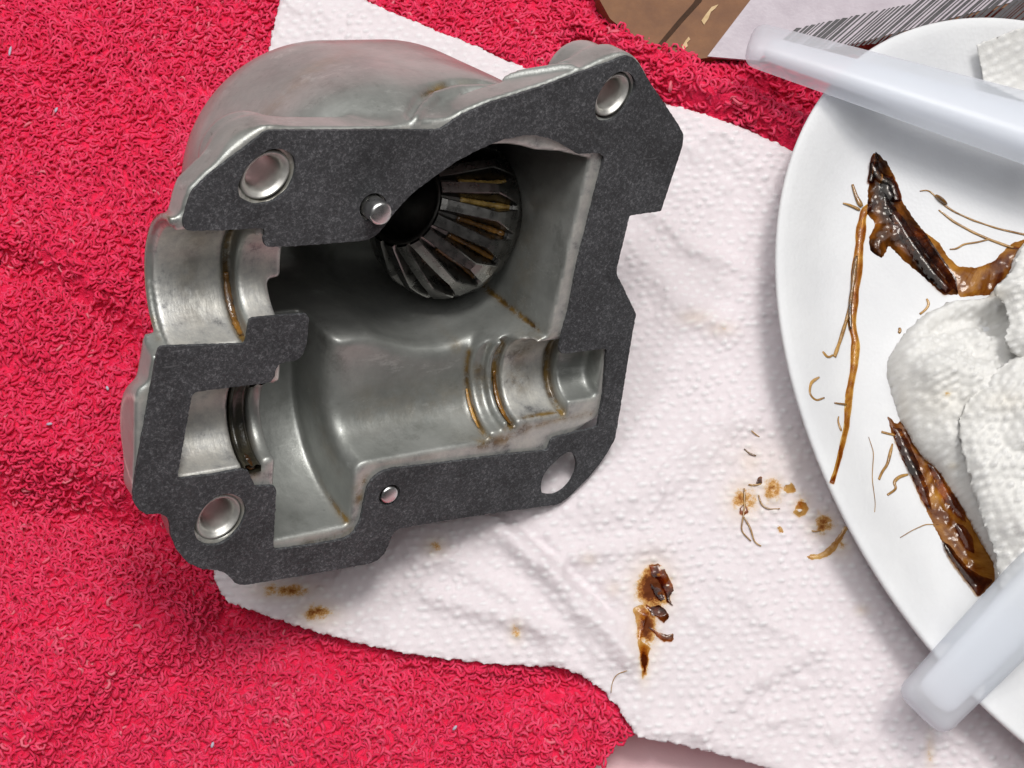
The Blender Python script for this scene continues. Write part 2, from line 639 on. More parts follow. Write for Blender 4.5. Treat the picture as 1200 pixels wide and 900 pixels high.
M = dict(
    cast=mat_cast(),
    steel=mat_metal('pin_steel', (0.55, 0.55, 0.55), (0.70, 0.70, 0.69), 0.30),
    bush=mat_metal('bushing_metal', (0.46, 0.45, 0.42), (0.62, 0.61, 0.58), 0.42, 300.0, 0.7),
    gear=mat_metal('gear_steel', (0.13, 0.128, 0.122), (0.25, 0.245, 0.235), 0.30),
    gearhub=mat_metal('gear_hub_steel', (0.03, 0.03, 0.028), (0.07, 0.068, 0.064), 0.45),
    gold=mat_grease('gold_oil', (0.20, 0.11, 0.02), (0.62, 0.42, 0.12), 0.15, 1.0, 500.0),
    gasket=mat_gasket(),
    pile=mat_terry('terry_loops', True),
    terry=mat_terry('terry_ground', False),
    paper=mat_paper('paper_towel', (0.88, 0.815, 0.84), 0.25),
    tissue=mat_paper('white_tissue', (0.73, 0.72, 0.695), 0.08),
    foam=mat_foam(),
    plastic=mat_plastic('frosted_plastic', (0.86, 0.89, 0.92), 0.55, 0.30),
    core=mat_plastic('frosted_core', (0.91, 0.925, 0.955), 0.30, 0.40),
    rubber=mat_plain('seal_rubber', (0.008, 0.008, 0.007), (0.04, 0.034, 0.02), 0.28, 250.0, 0.5, 500.0, 0.5),
    dark=mat_grease('dark_grease', (0.010, 0.006, 0.004), (0.055, 0.025, 0.008)),
    brown=mat_grease('brown_grease', (0.030, 0.012, 0.003), (0.26, 0.12, 0.018)),
    amber=mat_grease('amber_grease', (0.19, 0.085, 0.012), (0.46, 0.26, 0.07), 0.2),
    film=mat_film('amber_film', (0.28, 0.10, 0.008), (0.84, 0.58, 0.22), 75.0, 0.02),
    umber=mat_film('umber_film', (0.09, 0.036, 0.010), (0.60, 0.34, 0.10), 110.0, 0.022, 0.40, 0.66),
    straw=mat_film('straw_film', (0.66, 0.42, 0.13), (0.92, 0.78, 0.48), 160.0, 0.02),
    rust=mat_film('rust_film', (0.10, 0.025, 0.004), (0.62, 0.30, 0.08), 300.0, 0.02),
    board=mat_plain('cardboard', (0.13, 0.050, 0.018), (0.20, 0.085, 0.03), 0.6, 150.0),
    tear=mat_plain('torn_cardboard', (0.45, 0.30, 0.15), (0.60, 0.45, 0.27), 0.9, 400.0, 0.6),
    slit=mat_plain('cardboard_slit', (0.03, 0.016, 0.008), (0.07, 0.03, 0.015), 0.9),
    label=mat_plain('shaded_label_paper', (0.36, 0.31, 0.35), (0.44, 0.39, 0.43), 0.35),  # white label with its partial shadow put into the base colour
    ink=mat_plain('black_ink', (0.02, 0.018, 0.02), (0.05, 0.045, 0.05), 0.45),
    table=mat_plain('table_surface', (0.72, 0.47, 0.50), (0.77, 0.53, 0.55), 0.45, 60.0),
    lint=mat_plain('grey_lint', (0.36, 0.30, 0.38), (0.55, 0.5, 0.58), 0.9),
)

# ------------------------------------------------------------------ table, towel
PAPER_PX = [(322, -60), (330, -10), (318, 45), (306, 110), (280, 300), (262, 480), (247, 640), (250, 668), (257, 690), (268, 706), (300, 717),
            (340, 731), (385, 745), (430, 756), (480, 767), (540, 774), (600, 780), (655, 781), (680, 790), (705, 808), (722, 826),
            (736, 848), (746, 863), (780, 869), (850, 886), (920, 906), (1000, 930), (1330, 1000), (1330, 330), (1100, 250),
            (1000, 212), (927, 183), (860, 156), (785, 130), (700, 110), (640, 92), (560, 57), (450, 12), (400, -12), (340, -60)]


def gauss_line(px, width, x, y):
    L = tab(px)[:, :2]
    return np.exp(-(dist_line(L, x, y) / width) ** 2)


def gauss_spot(px, width, x, y):
    c = tab([px])[0]
    return np.exp(-((x - c[0]) ** 2 + (y - c[1]) ** 2) / width ** 2)


def base_z(x, y):
    z = -1.2 + 0.0 * x
    z = z + 6.0 * gauss_spot((20, 330), 26, x, y) + 4.0 * gauss_spot((60, 60), 26, x, y)
    z = z + 5.0 * gauss_spot((90, 790), 20, x, y) + 3.0 * gauss_spot((420, 880), 18, x, y)
    z = z + 4.0 * gauss_spot((850, 120), 22, x, y)
    return z


def towel_z(x, y):
    z = base_z(x, y) + 5.0 * value_noise(x / 24, y / 24, 3, 3)
    z = z - 8.0 * gauss_line([(-60, 590), (60, 600), (150, 620), (225, 668), (262, 712)], 6.5, x, y)
    z = z - 6.0 * gauss_line([(-40, 300), (60, 330), (150, 400), (200, 440)], 4.0, x, y) - 3.0 * gauss_line([(60, 900), (160, 800), (280, 770)], 4.5, x, y)
    z = z + 3.0 * gauss_line([(-60, 500), (60, 520), (130, 545)], 7.0, x, y)
    z = z - 3.2 * gauss_line([(255, 715), (330, 748), (420, 777), (540, 797), (670, 803)], 4.0, x, y)
    z = z + 5.5 * gauss_line([(720, 70), (790, 112), (860, 132), (955, 176)], 5.0, x, y)
    z = z - 4.0 * gauss_line([(830, 92), (880, 112), (970, 146)], 3.6, x, y)
    z = z + 4.0 * gauss_line([(680, 30), (730, 62), (800, 88), (860, 96), (930, 90)], 3.2, x, y)
    return z


_tz = towel_z
paper_poly = tab(PAPER_PX)[:, :2]


def towel_z(x, y):
    z = _tz(x, y)
    x_, y_ = np.asarray(x, float), np.asarray(y, float)
    dp_ = dist_line(paper_poly, x_, y_, closed=True)
    lim = base_z(x, y) - 0.4 + np.where(inside_poly(paper_poly, x_, y_), 0.0, np.maximum(0, dp_ - 0.8) * 1.6)
    return np.minimum(z, lim)


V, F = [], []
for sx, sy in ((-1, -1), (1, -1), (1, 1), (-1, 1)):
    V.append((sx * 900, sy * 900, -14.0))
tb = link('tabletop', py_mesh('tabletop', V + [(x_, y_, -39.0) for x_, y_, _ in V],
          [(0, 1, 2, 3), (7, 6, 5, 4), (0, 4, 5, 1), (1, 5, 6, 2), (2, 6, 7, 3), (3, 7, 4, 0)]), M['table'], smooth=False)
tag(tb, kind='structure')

TOWEL = np.array([(-150, -125), (-60, -118), (0, -96)] + [tuple(q[:2]) for q in tab([(640, 960), (690, 905), (722, 878), (746, 852)])]
                 + [(60, -66), (105, -60), (125, 0), (125, 60), (112, 72)] + [(115, 96), (60, 110), (-150, 125)])
TV, TF, _ = sheet(TOWEL, 1.6, lambda x, y, d: np.where(d > 0.01, towel_z(x, y) - 1.3 * np.exp(-d / 1.5), -13.9))
towel = link('terry_towel', fast_mesh('terry_towel', TV, TF), M['terry'])
tag(towel, 'crimson terry cloth towel with looped pile spread under the metal housing', 'towel')

# loops of the pile, one mass
paper_poly = tab(PAPER_PX)[:, :2]
PLC, PLA, PLB, PLT = np.array([122.79, -7.54]), 61.76, 91.11, 0.4458      # oval plate: centre, half axes, turn


def plate_d(x, y):
    """rough distance in from the plate's rim (positive inside)"""
    dx, dy = x - PLC[0], y - PLC[1]
    a = dx * math.cos(PLT) + dy * math.sin(PLT)
    b = -dx * math.sin(PLT) + dy * math.cos(PLT)
    k1 = np.hypot(a / PLA, b / PLB)
    k2 = np.hypot(a / PLA ** 2, b / PLB ** 2)
    return np.where(k2 > 1e-6, -k1 * (k1 - 1.0) / np.maximum(k2, 1e-6), 60.0)


sp = 0.86
gx, gy = np.meshgrid(np.arange(-125, 120, sp), np.arange(-100, 112, sp), indexing='ij')
gx = (gx + rng.uniform(-0.5, 0.5, gx.shape) * sp).ravel()
gy = (gy + rng.uniform(-0.5, 0.5, gy.shape) * sp).ravel()
keep = inside_poly(TOWEL, gx, gy) & (dist_line(TOWEL, gx, gy, closed=True) > 0.5)
keep &= ~(inside_poly(paper_poly, gx, gy) & (dist_line(paper_poly, gx, gy, closed=True) > 1.6))
keep &= plate_d(gx, gy) < 9.0
gz = towel_z(gx, gy)
pp = to_px(np.c_[gx, gy, gz])
keep &= (pp[:, 0] > -110) & (pp[:, 0] < 1230) & (pp[:, 1] > -110) & (pp[:, 1] < 1000)
gx, gy, gz = gx[keep], gy[keep], gz[keep]
n = len(gx)
K, SD = 8, 4
t = np.linspace(0.03, 0.97, K)[None, :]
Hh = rng.uniform(1.6, 2.7, (n, 1))
Hh *= np.where(inside_poly(paper_poly, gx, gy), 0.55, 1.0)[:, None]
Ww = rng.uniform(0.65, 1.1, (n, 1))
ls = Ww * np.sin(2 * np.pi * t) * np.sin(np.pi * t) ** 0.7
lh = Hh * (1 - np.cos(2 * np.pi * t)) / 2
lo_ = rng.uniform(-0.3, 0.3, (n, 1)) * np.sin(2 * np.pi * t) + rng.uniform(-0.3, 0.3, (n, 1)) * (lh / Hh) ** 2
field = value_noise(gx / 14, gy / 14, 21, 2) * 9.0
az = (field + rng.normal(0, 0.9, n))[:, None]
lean = rng.uniform(0.45, 1.45, (n, 1)) * (0.55 + 0.45 * lh / Hh)
turn = az + np.pi / 2 + rng.normal(0, 0.6, (n, 1))
# loop plane turned by 'turn', then leaned towards 'az'
hx = ls * np.cos(turn) - lo_ * np.sin(turn)
hy = ls * np.sin(turn) + lo_ * np.cos(turn)
hz = lh
ca, sa = np.cos(az), np.sin(az)
a_ = hx * ca + hy * sa
b_ = -hx * sa + hy * ca
a2 = a_ * np.cos(lean) + hz * np.sin(lean)
z2 = -a_ * np.sin(lean) + hz * np.cos(lean)
px_ = gx[:, None] + a2 * ca - b_ * sa
py_ = gy[:, None] + a2 * sa + b_ * ca
pz_ = gz[:, None] - 0.75 + z2
P = np.stack([px_, py_, pz_], -1)
T = np.gradient(P, axis=1)
T /= np.linalg.norm(T, axis=2, keepdims=True) + 1e-9
ref = np.stack([-np.sin(turn) + 0 * t, np.cos(turn) + 0 * t, 0.3 + 0 * ls], -1)
N1 = np.cross(T, ref)
N1 /= np.linalg.norm(N1, axis=2, keepdims=True) + 1e-9
N2 = np.cross(T, N1)
rad = rng.uniform(0.24, 0.36, (n, 1, 1))
rings = []
for s_ in range(SD):
    a = 2 * math.pi * s_ / SD
    rings.append(P + rad * (math.cos(a) * N1 + math.sin(a) * N2))
LV = np.stack(rings, 2).reshape(-1, 3)
i0 = (np.arange(n) * K * SD)[:, None, None]
kk = (np.arange(K - 1) * SD)[None, :, None]
s0 = np.arange(SD)[None, None, :]
s1 = (s0 + 1) % SD
LF = np.stack([i0 + kk + s0, i0 + kk + s1, i0 + kk + SD + s1, i0 + kk + SD + s0], -1).reshape(-1, 4)
rn = np.clip(rng.random(n) * 0.9 + 0.4 * value_noise(gx / 9, gy / 9, 5), 0, 0.985)
rn[rng.random(n) < 0.004] = 1.0
pile = link('loop_pile', fast_mesh('loop_pile', LV, LF, {'rnd': np.repeat(rn, K * SD)}), M['pile'], parent=towel)
tag(pile, kind='stuff')


# ------------------------------------------------------------------ paper towel sheet
def emboss(x, y, pitch=(2.7, 1.75), seed=4, ang=0.06):
    wx = x + 1.5 * value_noise(x / 7, y / 7, seed + 60, 2)
    wy_ = y + 1.5 * value_noise(x / 7 + 9, y / 7, seed + 61, 2)
    xr = wx * math.cos(ang) + wy_ * math.sin(ang)
    yr = -wx * math.sin(ang) + wy_ * math.cos(ang)
    r_ = np.random.default_rng(seed).random((5, 97, 89))
    row0 = np.floor(yr / pitch[1]).astype(int)
    out = np.zeros(np.shape(x))
    for dr in (-1, 0, 1):
        row = row0 + dr
        sh = (row % 2) * 0.5
        col0 = np.floor(xr / pitch[0] - sh).astype(int)
        for dc in (-1, 0, 1):
            cu = col0 + dc
            k = [q[cu % 97, row % 89] for q in r_]
            cx = (cu + 0.5 + sh + (k[0] - 0.5) * 0.42) * pitch[0]
            cy = (row + 0.5 + (k[1] - 0.5) * 0.42) * pitch[1]
            d = np.hypot((xr - cx) / (0.72 + 0.42 * k[2]), (yr - cy) / (0.46 + 0.26 * k[3]))
            out = np.maximum(out, np.where(d < 1, (1 - d * d) ** 0.9, 0) * (0.35 + 0.65 * k[4]))
    return out


def paper_base(x, y):
    z = base_z(x, y) + 1.75 + 0.9 * value_noise(x / 17, y / 17, 12, 2)
    c1 = [(545, 590), (592, 625), (640, 668), (690, 715), (735, 770)]
    z = z + 2.3 * gauss_line(c1, 2.8, x, y) - 1.5 * gauss_line([(560, 580), (615, 622), (662, 662), (712, 712)], 1.7, x, y)
    z = z + 1.3 * gauss_line([(640, 662), (700, 648), (770, 640)], 2.0, x, y)
    z = z + 1.6 * gauss_line([(505, 700), (580, 720), (650, 742)], 2.2, x, y)
    z = z + 1.4 * gauss_line([(745, 300), (790, 350), (850, 390)], 3.5, x, y)
    z = z + 1.2 * gauss_line([(700, 600), (790, 560), (880, 480)], 3.5, x, y)
    z = z + 0.9 * gauss_line([(470, 640), (540, 665), (600, 700), (655, 770)], 2.0, x, y) + 0.7 * gauss_line([(600, 640), (660, 690), (700, 770)], 1.8, x, y)
    z = z + 1.0 * gauss_line([(820, 860), (880, 800), (960, 760)], 2.0, x, y) + 0.9 * gauss_line([(760, 250), (820, 300), (900, 330)], 1.8, x, y)
    q = 1 - 2 * np.abs(value_noise(x / 21 + 4, y / 21, 77, 3)) * 2
    return z + 0.8 * np.maximum(q, 0) ** 3


big = [tab([q])[0][:2] for q in ((815, 190), (865, 195), (848, 222), (757, 205), (880, 835), (895, 800), (858, 850), (905, 846), (665, 600), (700, 590), (720, 570), (940, 800), (855, 537), (930, 540), (905, 585), (980, 860))]
big_r = [0.3 + 0.9 * random.Random(i).random() for i in range(len(big))]


def paper_z(x, y, d=None):
    z = paper_base(x, y)
    e = 0.8 * emboss(x, y) * (0.75 + 0.9 * value_noise(x / 13, y / 13, 30, 2))
    for c, r_ in zip(big, big_r):
        q = np.hypot(x - c[0], y - c[1]) / (1.0 + r_)
        e = np.where(q < 1, 0.5 * (1 - q ** 2) ** 0.6 + 0.1 * e, e)
    z = z + e + 0.24 * value_noise(x / 0.8, y / 0.8, 8, 2)
    if d is not None:
        z = z - 0.5 * np.exp(-d / 0.5)
    return z


PV, PF, pd = sheet(paper_poly, 0.38, paper_z, jag=0.5)
st = np.zeros(len(PV))
px2 = to_px(PV)
for cx, cy, rx, ry, am in ((765, 690, 24, 32, 0.75), (758, 735, 16, 40, 0.6), (755, 775, 7, 24, 0.7), (872, 585, 22, 26, 0.5), (905, 575, 20, 22, 0.5), (938, 590, 16, 16, 0.38),
                           (965, 615, 20, 18, 0.5), (880, 540, 16, 22, 0.3), (985, 640, 14, 14, 0.4), (510, 640, 14, 11, 0.45), (335, 692, 40, 12, 0.5),
                           (372, 718, 26, 16, 0.5), (605, 740, 9, 14, 0.4), (815, 372, 20, 9, 0.28), (845, 385, 18, 9, 0.26), (1010, 715, 9, 7, 0.3),
                           (690, 655, 10, 8, 0.25), (755, 665, 12, 10, 0.3), (720, 690, 10, 10, 0.25), (900, 545, 60, 40, 0.14), (1090, 880, 6, 22, 0.4)):
    st = np.maximum(st, min(1.0, am * 1.4) * np.exp(-(((px2[:, 0] - cx) / rx) ** 2 + ((px2[:, 1] - cy) / ry) ** 2)))
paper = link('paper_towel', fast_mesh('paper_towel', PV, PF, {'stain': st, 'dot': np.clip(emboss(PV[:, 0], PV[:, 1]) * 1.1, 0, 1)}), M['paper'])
tag(paper, 'white embossed paper towel with brown grease stains lying under the metal housing', 'paper towel')
sol = paper.modifiers.new('thickness', 'SOLIDIFY')
sol.thickness = 0.25 * S
sol.offset = -1


# ------------------------------------------------------------------ foam plate
PROF = [(0.0, 14.6), (0.35, 15.0), (0.9, 15.05), (2.4, 14.3), (4.6, 12.9), (7.2, 10.9), (9.8, 8.9), (12.4, 7.3), (15.2, 6.2), (18.5, 5.6), (23.0, 5.3), (30.0, 5.15), (40.0, 5.1)]
PD = np.array([p[0] for p in PROF])
PZ = np.array([p[1] for p in PROF])


def plate_z(x, y):
    return np.interp(plate_d(x, y), PD, PZ)


na = 180
V, F = [], []
under = [(0.0, 14.1), (1.2, 13.5), (3.8, 11.6), (6.8, 9.2), (9.6, 7.0), (12.4, 5.3), (15.2, 4.2), (19.0, 3.5), (40.0, 3.0)]
rows = [(d_, z_) for d_, z_ in under[::-1]] + PROF
for i in range(na):
    a = 2 * math.pi * i / na
    ex, ey = PLA * math.cos(a), PLB * math.sin(a)
    nx_, ny_ = math.cos(a) / PLA, math.sin(a) / PLB
    l_ = math.hypot(nx_, ny_)
    for d_, z_ in rows:
        wob = 0.25 * math.sin(3 * a + 1) + 0.18 * math.sin(7 * a)
        qx, qy = ex - nx_ / l_ * d_, ey - ny_ / l_ * d_
        V.append((PLC[0] + qx * math.cos(PLT) - qy * math.sin(PLT), PLC[1] + qx * math.sin(PLT) + qy * math.cos(PLT),
                  z_ + wob * max(0, 1 - d_ / 10)))
k = len(rows)
for i in range(na):
    j = (i + 1) % na
    for q in range(k - 1):
        F.append((i * k + q, j * k + q, j * k + q + 1, i * k + q + 1))
F.append([i * k + k - 1 for i in range(na)])
F.append([i * k for i in range(na)][::-1])
plate = link('foam_plate', py_mesh('foam_plate', V, F), M['foam'])
tag(plate, 'oval white foam plate with raised rim holding greasy scraps', 'plate')

# ------------------------------------------------------------------ gear housing
OUT = [(213.5, 264), (213, 258), (218.3, 236.7), (223.3, 223.3), (243.3, 203.3), (309, 153), (315, 151.5), (440, 150.8), (510, 150.8), (516, 149), (540, 133), (573, 119), (600, 110.8), (640, 98), (666.7, 87.5), (716.7, 70), (726.7, 65.5), (733, 64.5), (738, 66), (745, 72), (760, 96.7), (788, 138), (797.5, 155), (797.8, 160), (796.7, 170), (771.7, 245.8), (735, 250.8), (720.5, 311), (719.8, 319), (743, 366.5), (740, 380), (733, 421.7), (725, 473), (718, 513), (708, 530), (700, 541.7), (686.7, 558), (666.7, 578), (655, 587), (650, 589), (583, 598), (520, 607.5), (466.7, 616.7), (460, 621), (456.7, 626.7), (453, 636.7), (448, 646.7), (441, 653.5), (433, 657.5), (370, 669), (340, 674), (286.7, 682.5), (278, 682.5), (273, 680), (266, 672), (260, 667.5), (252, 665.5), (246.7, 665), (235, 664), (218, 656.7), (205, 641.7), (198, 623), (197.5, 612), (195, 605), (190, 600.5), (185, 599), (170, 600), (160, 594), (155, 586), (154, 577), (158, 548), (170, 482), (182.5, 412), (184, 407.5), (188, 404.5), (193, 404)]
INN = [(281, 401.5), (285, 400.5), (287, 397), (289.5, 378), (291, 373.5), (295, 371), (300, 370.5), (353, 366), (358, 367), (360, 371.7), (357, 401.7), (353, 412), (348, 418), (342, 421), (331, 422), (324, 425.5), (321, 431), (320.5, 438), (315, 445), (305, 447), (273, 450.8), (233, 456), (226, 457.5), (223, 461), (207.5, 548), (206.5, 556), (208, 559), (248, 554), (281.7, 548), (289, 550), (293, 558), (296.7, 567), (300, 567.8), (317, 567), (321, 569), (321.7, 573.3), (318.5, 632), (318.8, 639), (322.5, 642), (370, 636), (400, 630), (408, 626.5), (413, 621.7), (418, 614), (421, 606.7), (426.7, 578), (429, 569), (433, 562), (438, 556.5), (446, 551), (458, 547.5), (516.7, 540.8), (604, 529.5), (633, 527), (638, 526), (641, 523), (643.3, 516.7), (645, 513), (649, 510.8), (676.7, 504), (695, 499.5), (698, 498), (699, 494), (705, 460), (708.3, 413), (708.5, 408), (706, 406.3), (658, 412.5), (654, 411.5), (653, 408), (656.7, 390), (664.4, 363), (675, 306.7), (703, 195), (705, 186), (704, 181), (699, 177.5), (677, 178.5), (673, 178), (656.7, 168), (640, 160), (623, 156.7), (613, 157), (586.7, 161.7), (560, 172.5), (533, 186.7), (506.7, 205), (480, 225), (460, 246.7), (449, 262), (442, 270), (436, 275.5), (428, 279), (420, 280.5), (340, 286.5), (316, 287.5), (309, 286), (306.5, 281), (308, 272), (308.5, 267), (305, 265), (263, 267.5), (222, 268.5), (216, 267.5)]
GO = gloc(OUT)
GI = gloc(INN)
BOLT = [(12.3, 45.9), (6.9, -18.1), (78.5, 56.9)]
EYE = (79.7, -22.1)
PIN1, PIN2 = (31.9, 39.2), (40.8, -19.6)
GEAR_C = (60.3, 26.8)
WELL_C = (55.5, 26.2)
BORE_V = 27.0

VOX = 0.5
gu = np.arange(-13, 100, VOX, dtype=np.float32)
gv = np.arange(-37, 69, VOX, dtype=np.float32)
gw = np.arange(-1.55, 60, VOX, dtype=np.float32)
U2, V2 = np.meshgrid(gu, gv, indexing='ij')
U, Vv, W = U2[:, :, None], V2[:, :, None], gw[None, None, :]


def smin(a, b, k_):
    h = np.clip(0.5 + 0.5 * (b - a) / k_, 0, 1)
    return b + (a - b) * h - k_ * h * (1 - h)


def smax(a, b, k_):
    return -smin(-a, -b, k_)


def cyl_u(v0, R, u0, u1, k_=0.8):
    return smax(np.hypot(Vv - v0, W) - R, np.maximum(u0 - U, U - u1), k_)


def cyl_w(c_, R, w0, w1, k_=0.8):
    return smax(np.hypot(U - c_[0], Vv - c_[1]) - R, np.maximum(w0 - W, W - w1), k_)


def prism(d2, w0, w1, k_=0.8):
    return smax(d2[:, :, None], np.maximum(w0 - W, W - w1), k_)


# outside
flange = poly_sdf(GO, U2, V2) - np.where(V2 > 8, 0.3, -0.3)
cutn = np.array([0.61, -0.79])
flange = np.maximum(flange, (U2 - 75.2) * cutn[0] + (V2 + 19.6) * cutn[1])
flange = np.maximum(flange, U2 - 86.5)
body = prism(flange, 0.0, 6.0, 0.4)
rim = np.maximum(np.maximum(np.hypot(U2 - 62, V2 - 25) - 33.0, 30 - V2), U2 - 80)
rim_d = np.maximum(np.hypot(U2 - 62, V2 - 25) - 32.0, np.maximum(30 - V2, U2 - 80))
OUTS = [q for q in OUT if q not in ((510, 150.8), (516, 149), (540, 133), (573, 119))]
OUTS.insert(OUTS.index((440, 150.8)) + 1, (462, 150.8))
gasket_d = np.minimum(poly_sdf(GO, U2, V2), poly_sdf(gloc(OUTS), U2, V2))[:, :, None] - 0.25 - 0.9 * np.maximum(W, 0)
body = smin(body, np.maximum(prism(rim_d, 0.0, 7.0, 0.8), gasket_d), 0.5)
# domed bell behind the gear: tapers away from the flange
qd = np.hypot(np.maximum(np.abs(U - 47.5) - 6.2, 0), Vv - 28.6)
bell = smax(qd - (29.9 - 0.05 * W - 4.6 * np.exp(-(W / 8.0) ** 2)), W - 56.7, 18.9)
bell = smax(np.maximum(bell, 0.0 - W), gasket_d - 0.2 * W, 2.0)
r62 = np.hypot(U - 62, Vv - 25)
body = smin(body, bell, 0.9)
lipw = np.interp(gu, [38, 42, 46, 51, 57, 63, 68, 71], [-0.5, 3.6, 6.4, 7.8, 7.8, 6.2, 3.4, 1.0]).astype(np.float32)[:, None, None]   # collar that climbs away from the gasket's edge
lipb = np.maximum(np.maximum(38.5 - U, U - 70.5), 44 - Vv)
lipr = smax(body - 0.8, np.maximum(np.abs(W - lipw) - 1.0, lipb), 1.0)
grov = smax(-(body + 0.8), np.maximum(np.abs(W - lipw - 2.2) - 0.9, lipb), 0.8)
body = smin(smax(body, -grov, 0.9), lipr, 0.6)
body = smin(body, cyl_u(BORE_V, 12.7, -3.3, 30, 0.5), 1.0)
body = smin(body, cyl_u(0, 10.6, -8.4, 20, 3.0), 0.8)
body = smin(body, cyl_u(0, 27.6, 14.2, 35.0, 3.0), 2.0)
body = smin(body, cyl_u(0, 15.6, 30, 66, 2.0), 2.0)
body = smin(body, cyl_u(0, 11.0, 60, 89, 3.0), 2.0)
body = smin(body, smax(cyl_w(BOLT[0], 7.6, 0, 11, 1.5), gasket_d, 0.8), 1.8)
body = smin(body, cyl_w(BOLT[1], 5.8, 0, 11, 1.5), 1.0)
body = smin(body, smax(cyl_w(BOLT[2], 7.0, 0, 13, 1.5), gasket_d, 0.8), 2.0)
body = smax(body, -W, 0.35)
# inside
well_poly = np.array([(59.5, 3.0), (73.4, 8.6), (76.9, 46.0), (69, 48.0), (58, 49), (45, 44), (38, 38), (36, 30), (36, 16)])
w2 = poly_sdf(well_poly, U2, V2)
well = smax((w2 + 1.2)[:, :, None] + 0.03 * W, W - 46.0, 6.0)
qc = np.maximum(np.hypot(U - WELL_C[0], Vv - WELL_C[1]) - 22.6 + 0.04 * W, U - (71.4 + 0.094 * (Vv - 8.6)) + 0.03 * W)
well = smin(well, smax(qc, W - 46.0, 6.0), 0.35)
w3 = np.maximum(np.abs(U2 - 38) - 18.7, np.abs(V2 - 22.5) - 14.0)
well = smin(well, smax(w3[:, :, None] + 0.05 * W, W - 40.0, 5.0), 4.0)
cav = well
cav = smin(cav, cyl_u(BORE_V, 10.4, -30, 10.2, 0.7), 0.6)
cav = smin(cav, cyl_u(BORE_V, 11.0, 9.6, 11.4, 0.5), 0.5)
cav = smin(cav, cyl_u(BORE_V, 11.3, -30, -2.3, 0.3), 0.3)
cav = smin(cav, cyl_u(BORE_V, 8.2, 8, 30, 0.5), 0.8)
cav = smin(cav, cyl_u(0, 8.0, -0.6, 14, 0.8), 0.6)
cav = smin(cav, cyl_u(0, 9.5, 11.0, 14.6, 0.6), 0.6)
cav = smin(cav, cyl_u(0, 7.5, 12, 20, 0.6), 1.2)
disc = smax(np.hypot(Vv, W) - 25.2, np.maximum(17.2 - U, U - 33.2 + 0.10 * W), 1.2)
cav = smin(cav, disc, 1.0)
boxy = (np.abs(Vv) ** 2.9 + np.abs(W) ** 2.9) ** (1 / 2.9)
cav = smin(cav, smax(boxy - 11.6, np.maximum(28 - U, U - 62.4), 1.0), 3.2)
cav = smin(cav, cyl_u(0, 10.1, 55, 65.0, 0.5), 0.6)
cav = smin(cav, cyl_u(0, 9.8, 66.2, 68.0, 0.4), 0.4)
cav = smin(cav, cyl_u(0, 8.4, 64, 79.0, 0.5), 0.6)
cav = smin(cav, cyl_u(0, 8.9, 78.2, 79.6, 0.5), 0.5)
cav = smin(cav, cyl_u(0, 5.9, 76, 86.6, 1.4), 0.6)
phi = smax(body, -cav, 0.6)
for c_ in BOLT:
    phi = smax(phi, -cyl_w(c_, 4.45, -5, 13.5, 0.5), 0.4)
for c_ in (PIN1, PIN2):
    phi = np.maximum(phi, -cyl_w(c_, 2.2, -5, 6, 0.3))
# little half boss moulded beside the lower shaft seat
hb = np.maximum(np.abs(np.hypot(U - 72.8, Vv + 15.6) - 2.6) - 0.7, np.abs(W + 0.25) - 0.45)
phi = smin(phi, np.maximum(hb, Vv + 19.5), 0.5)
phi = phi.astype(np.float32)


def surface_nets(ph, org, h):
    s_ = ph < 0
    nx, ny, nz = ph.shape
    acc = np.zeros((nx - 1, ny - 1, nz - 1, 3), np.float32)
    cnt = np.zeros((nx - 1, ny - 1, nz - 1), np.float32)
    corners = [(i, j, k_) for i in (0, 1) for j in (0, 1) for k_ in (0, 1)]
    for ca_ in corners:
        for ax in range(3):
            if ca_[ax] == 1:
                continue
            cb_ = list(ca_)
            cb_[ax] = 1
            sa_ = tuple(slice(c, c + n_ - 1) for c, n_ in zip(ca_, (nx, ny, nz)))
            sb_ = tuple(slice(c, c + n_ - 1) for c, n_ in zip(cb_, (nx, ny, nz)))
            A, B = ph[sa_], ph[sb_]
            cr = (A < 0) != (B < 0)
            if not cr.any():
                continue
            ii = np.nonzero(cr)
            t_ = A[ii] / (A[ii] - B[ii])
            for d_ in range(3):
                acc[ii[0], ii[1], ii[2], d_] += ca_[d_] + (t_ if d_ == ax else 0)
            cnt[ii] += 1
    act = cnt > 0
    idx = np.full(act.shape, -1, np.int64)
    idx[act] = np.arange(act.sum())
    ai = np.array(np.nonzero(act)).T
    Vt = (ai + acc[act] / cnt[act][:, None]) * h + np.array(org)
    faces = []
    for ax in range(3):
        o1, o2 = [(1, 2), (2, 0), (0, 1)][ax]
        sl = [slice(None)] * 3
        A = s_.take(range(0, s_.shape[ax] - 1), ax)
        B = s_.take(range(1, s_.shape[ax]), ax)
        cr = A != B
        ii = np.array(np.nonzero(cr)).T
        ok = (ii[:, o1] > 0) & (ii[:, o2] > 0) & (ii[:, o1] < idx.shape[o1]) & (ii[:, o2] < idx.shape[o2])
        ii = ii[ok]
        fl = A[tuple(ii.T)]

        def at(d1, d2):
            q = ii.copy()
            q[:, o1] += d1
            q[:, o2] += d2
            return idx[tuple(q.T)]
        q = np.stack([at(-1, -1), at(0, -1), at(0, 0), at(-1, 0)], 1)
        q[~fl] = q[~fl][:, ::-1]
        faces.append(q)
    return Vt, np.vstack(faces)


HV, HF = surface_nets(phi, (gu[0], gv[0], gw[0]), VOX)
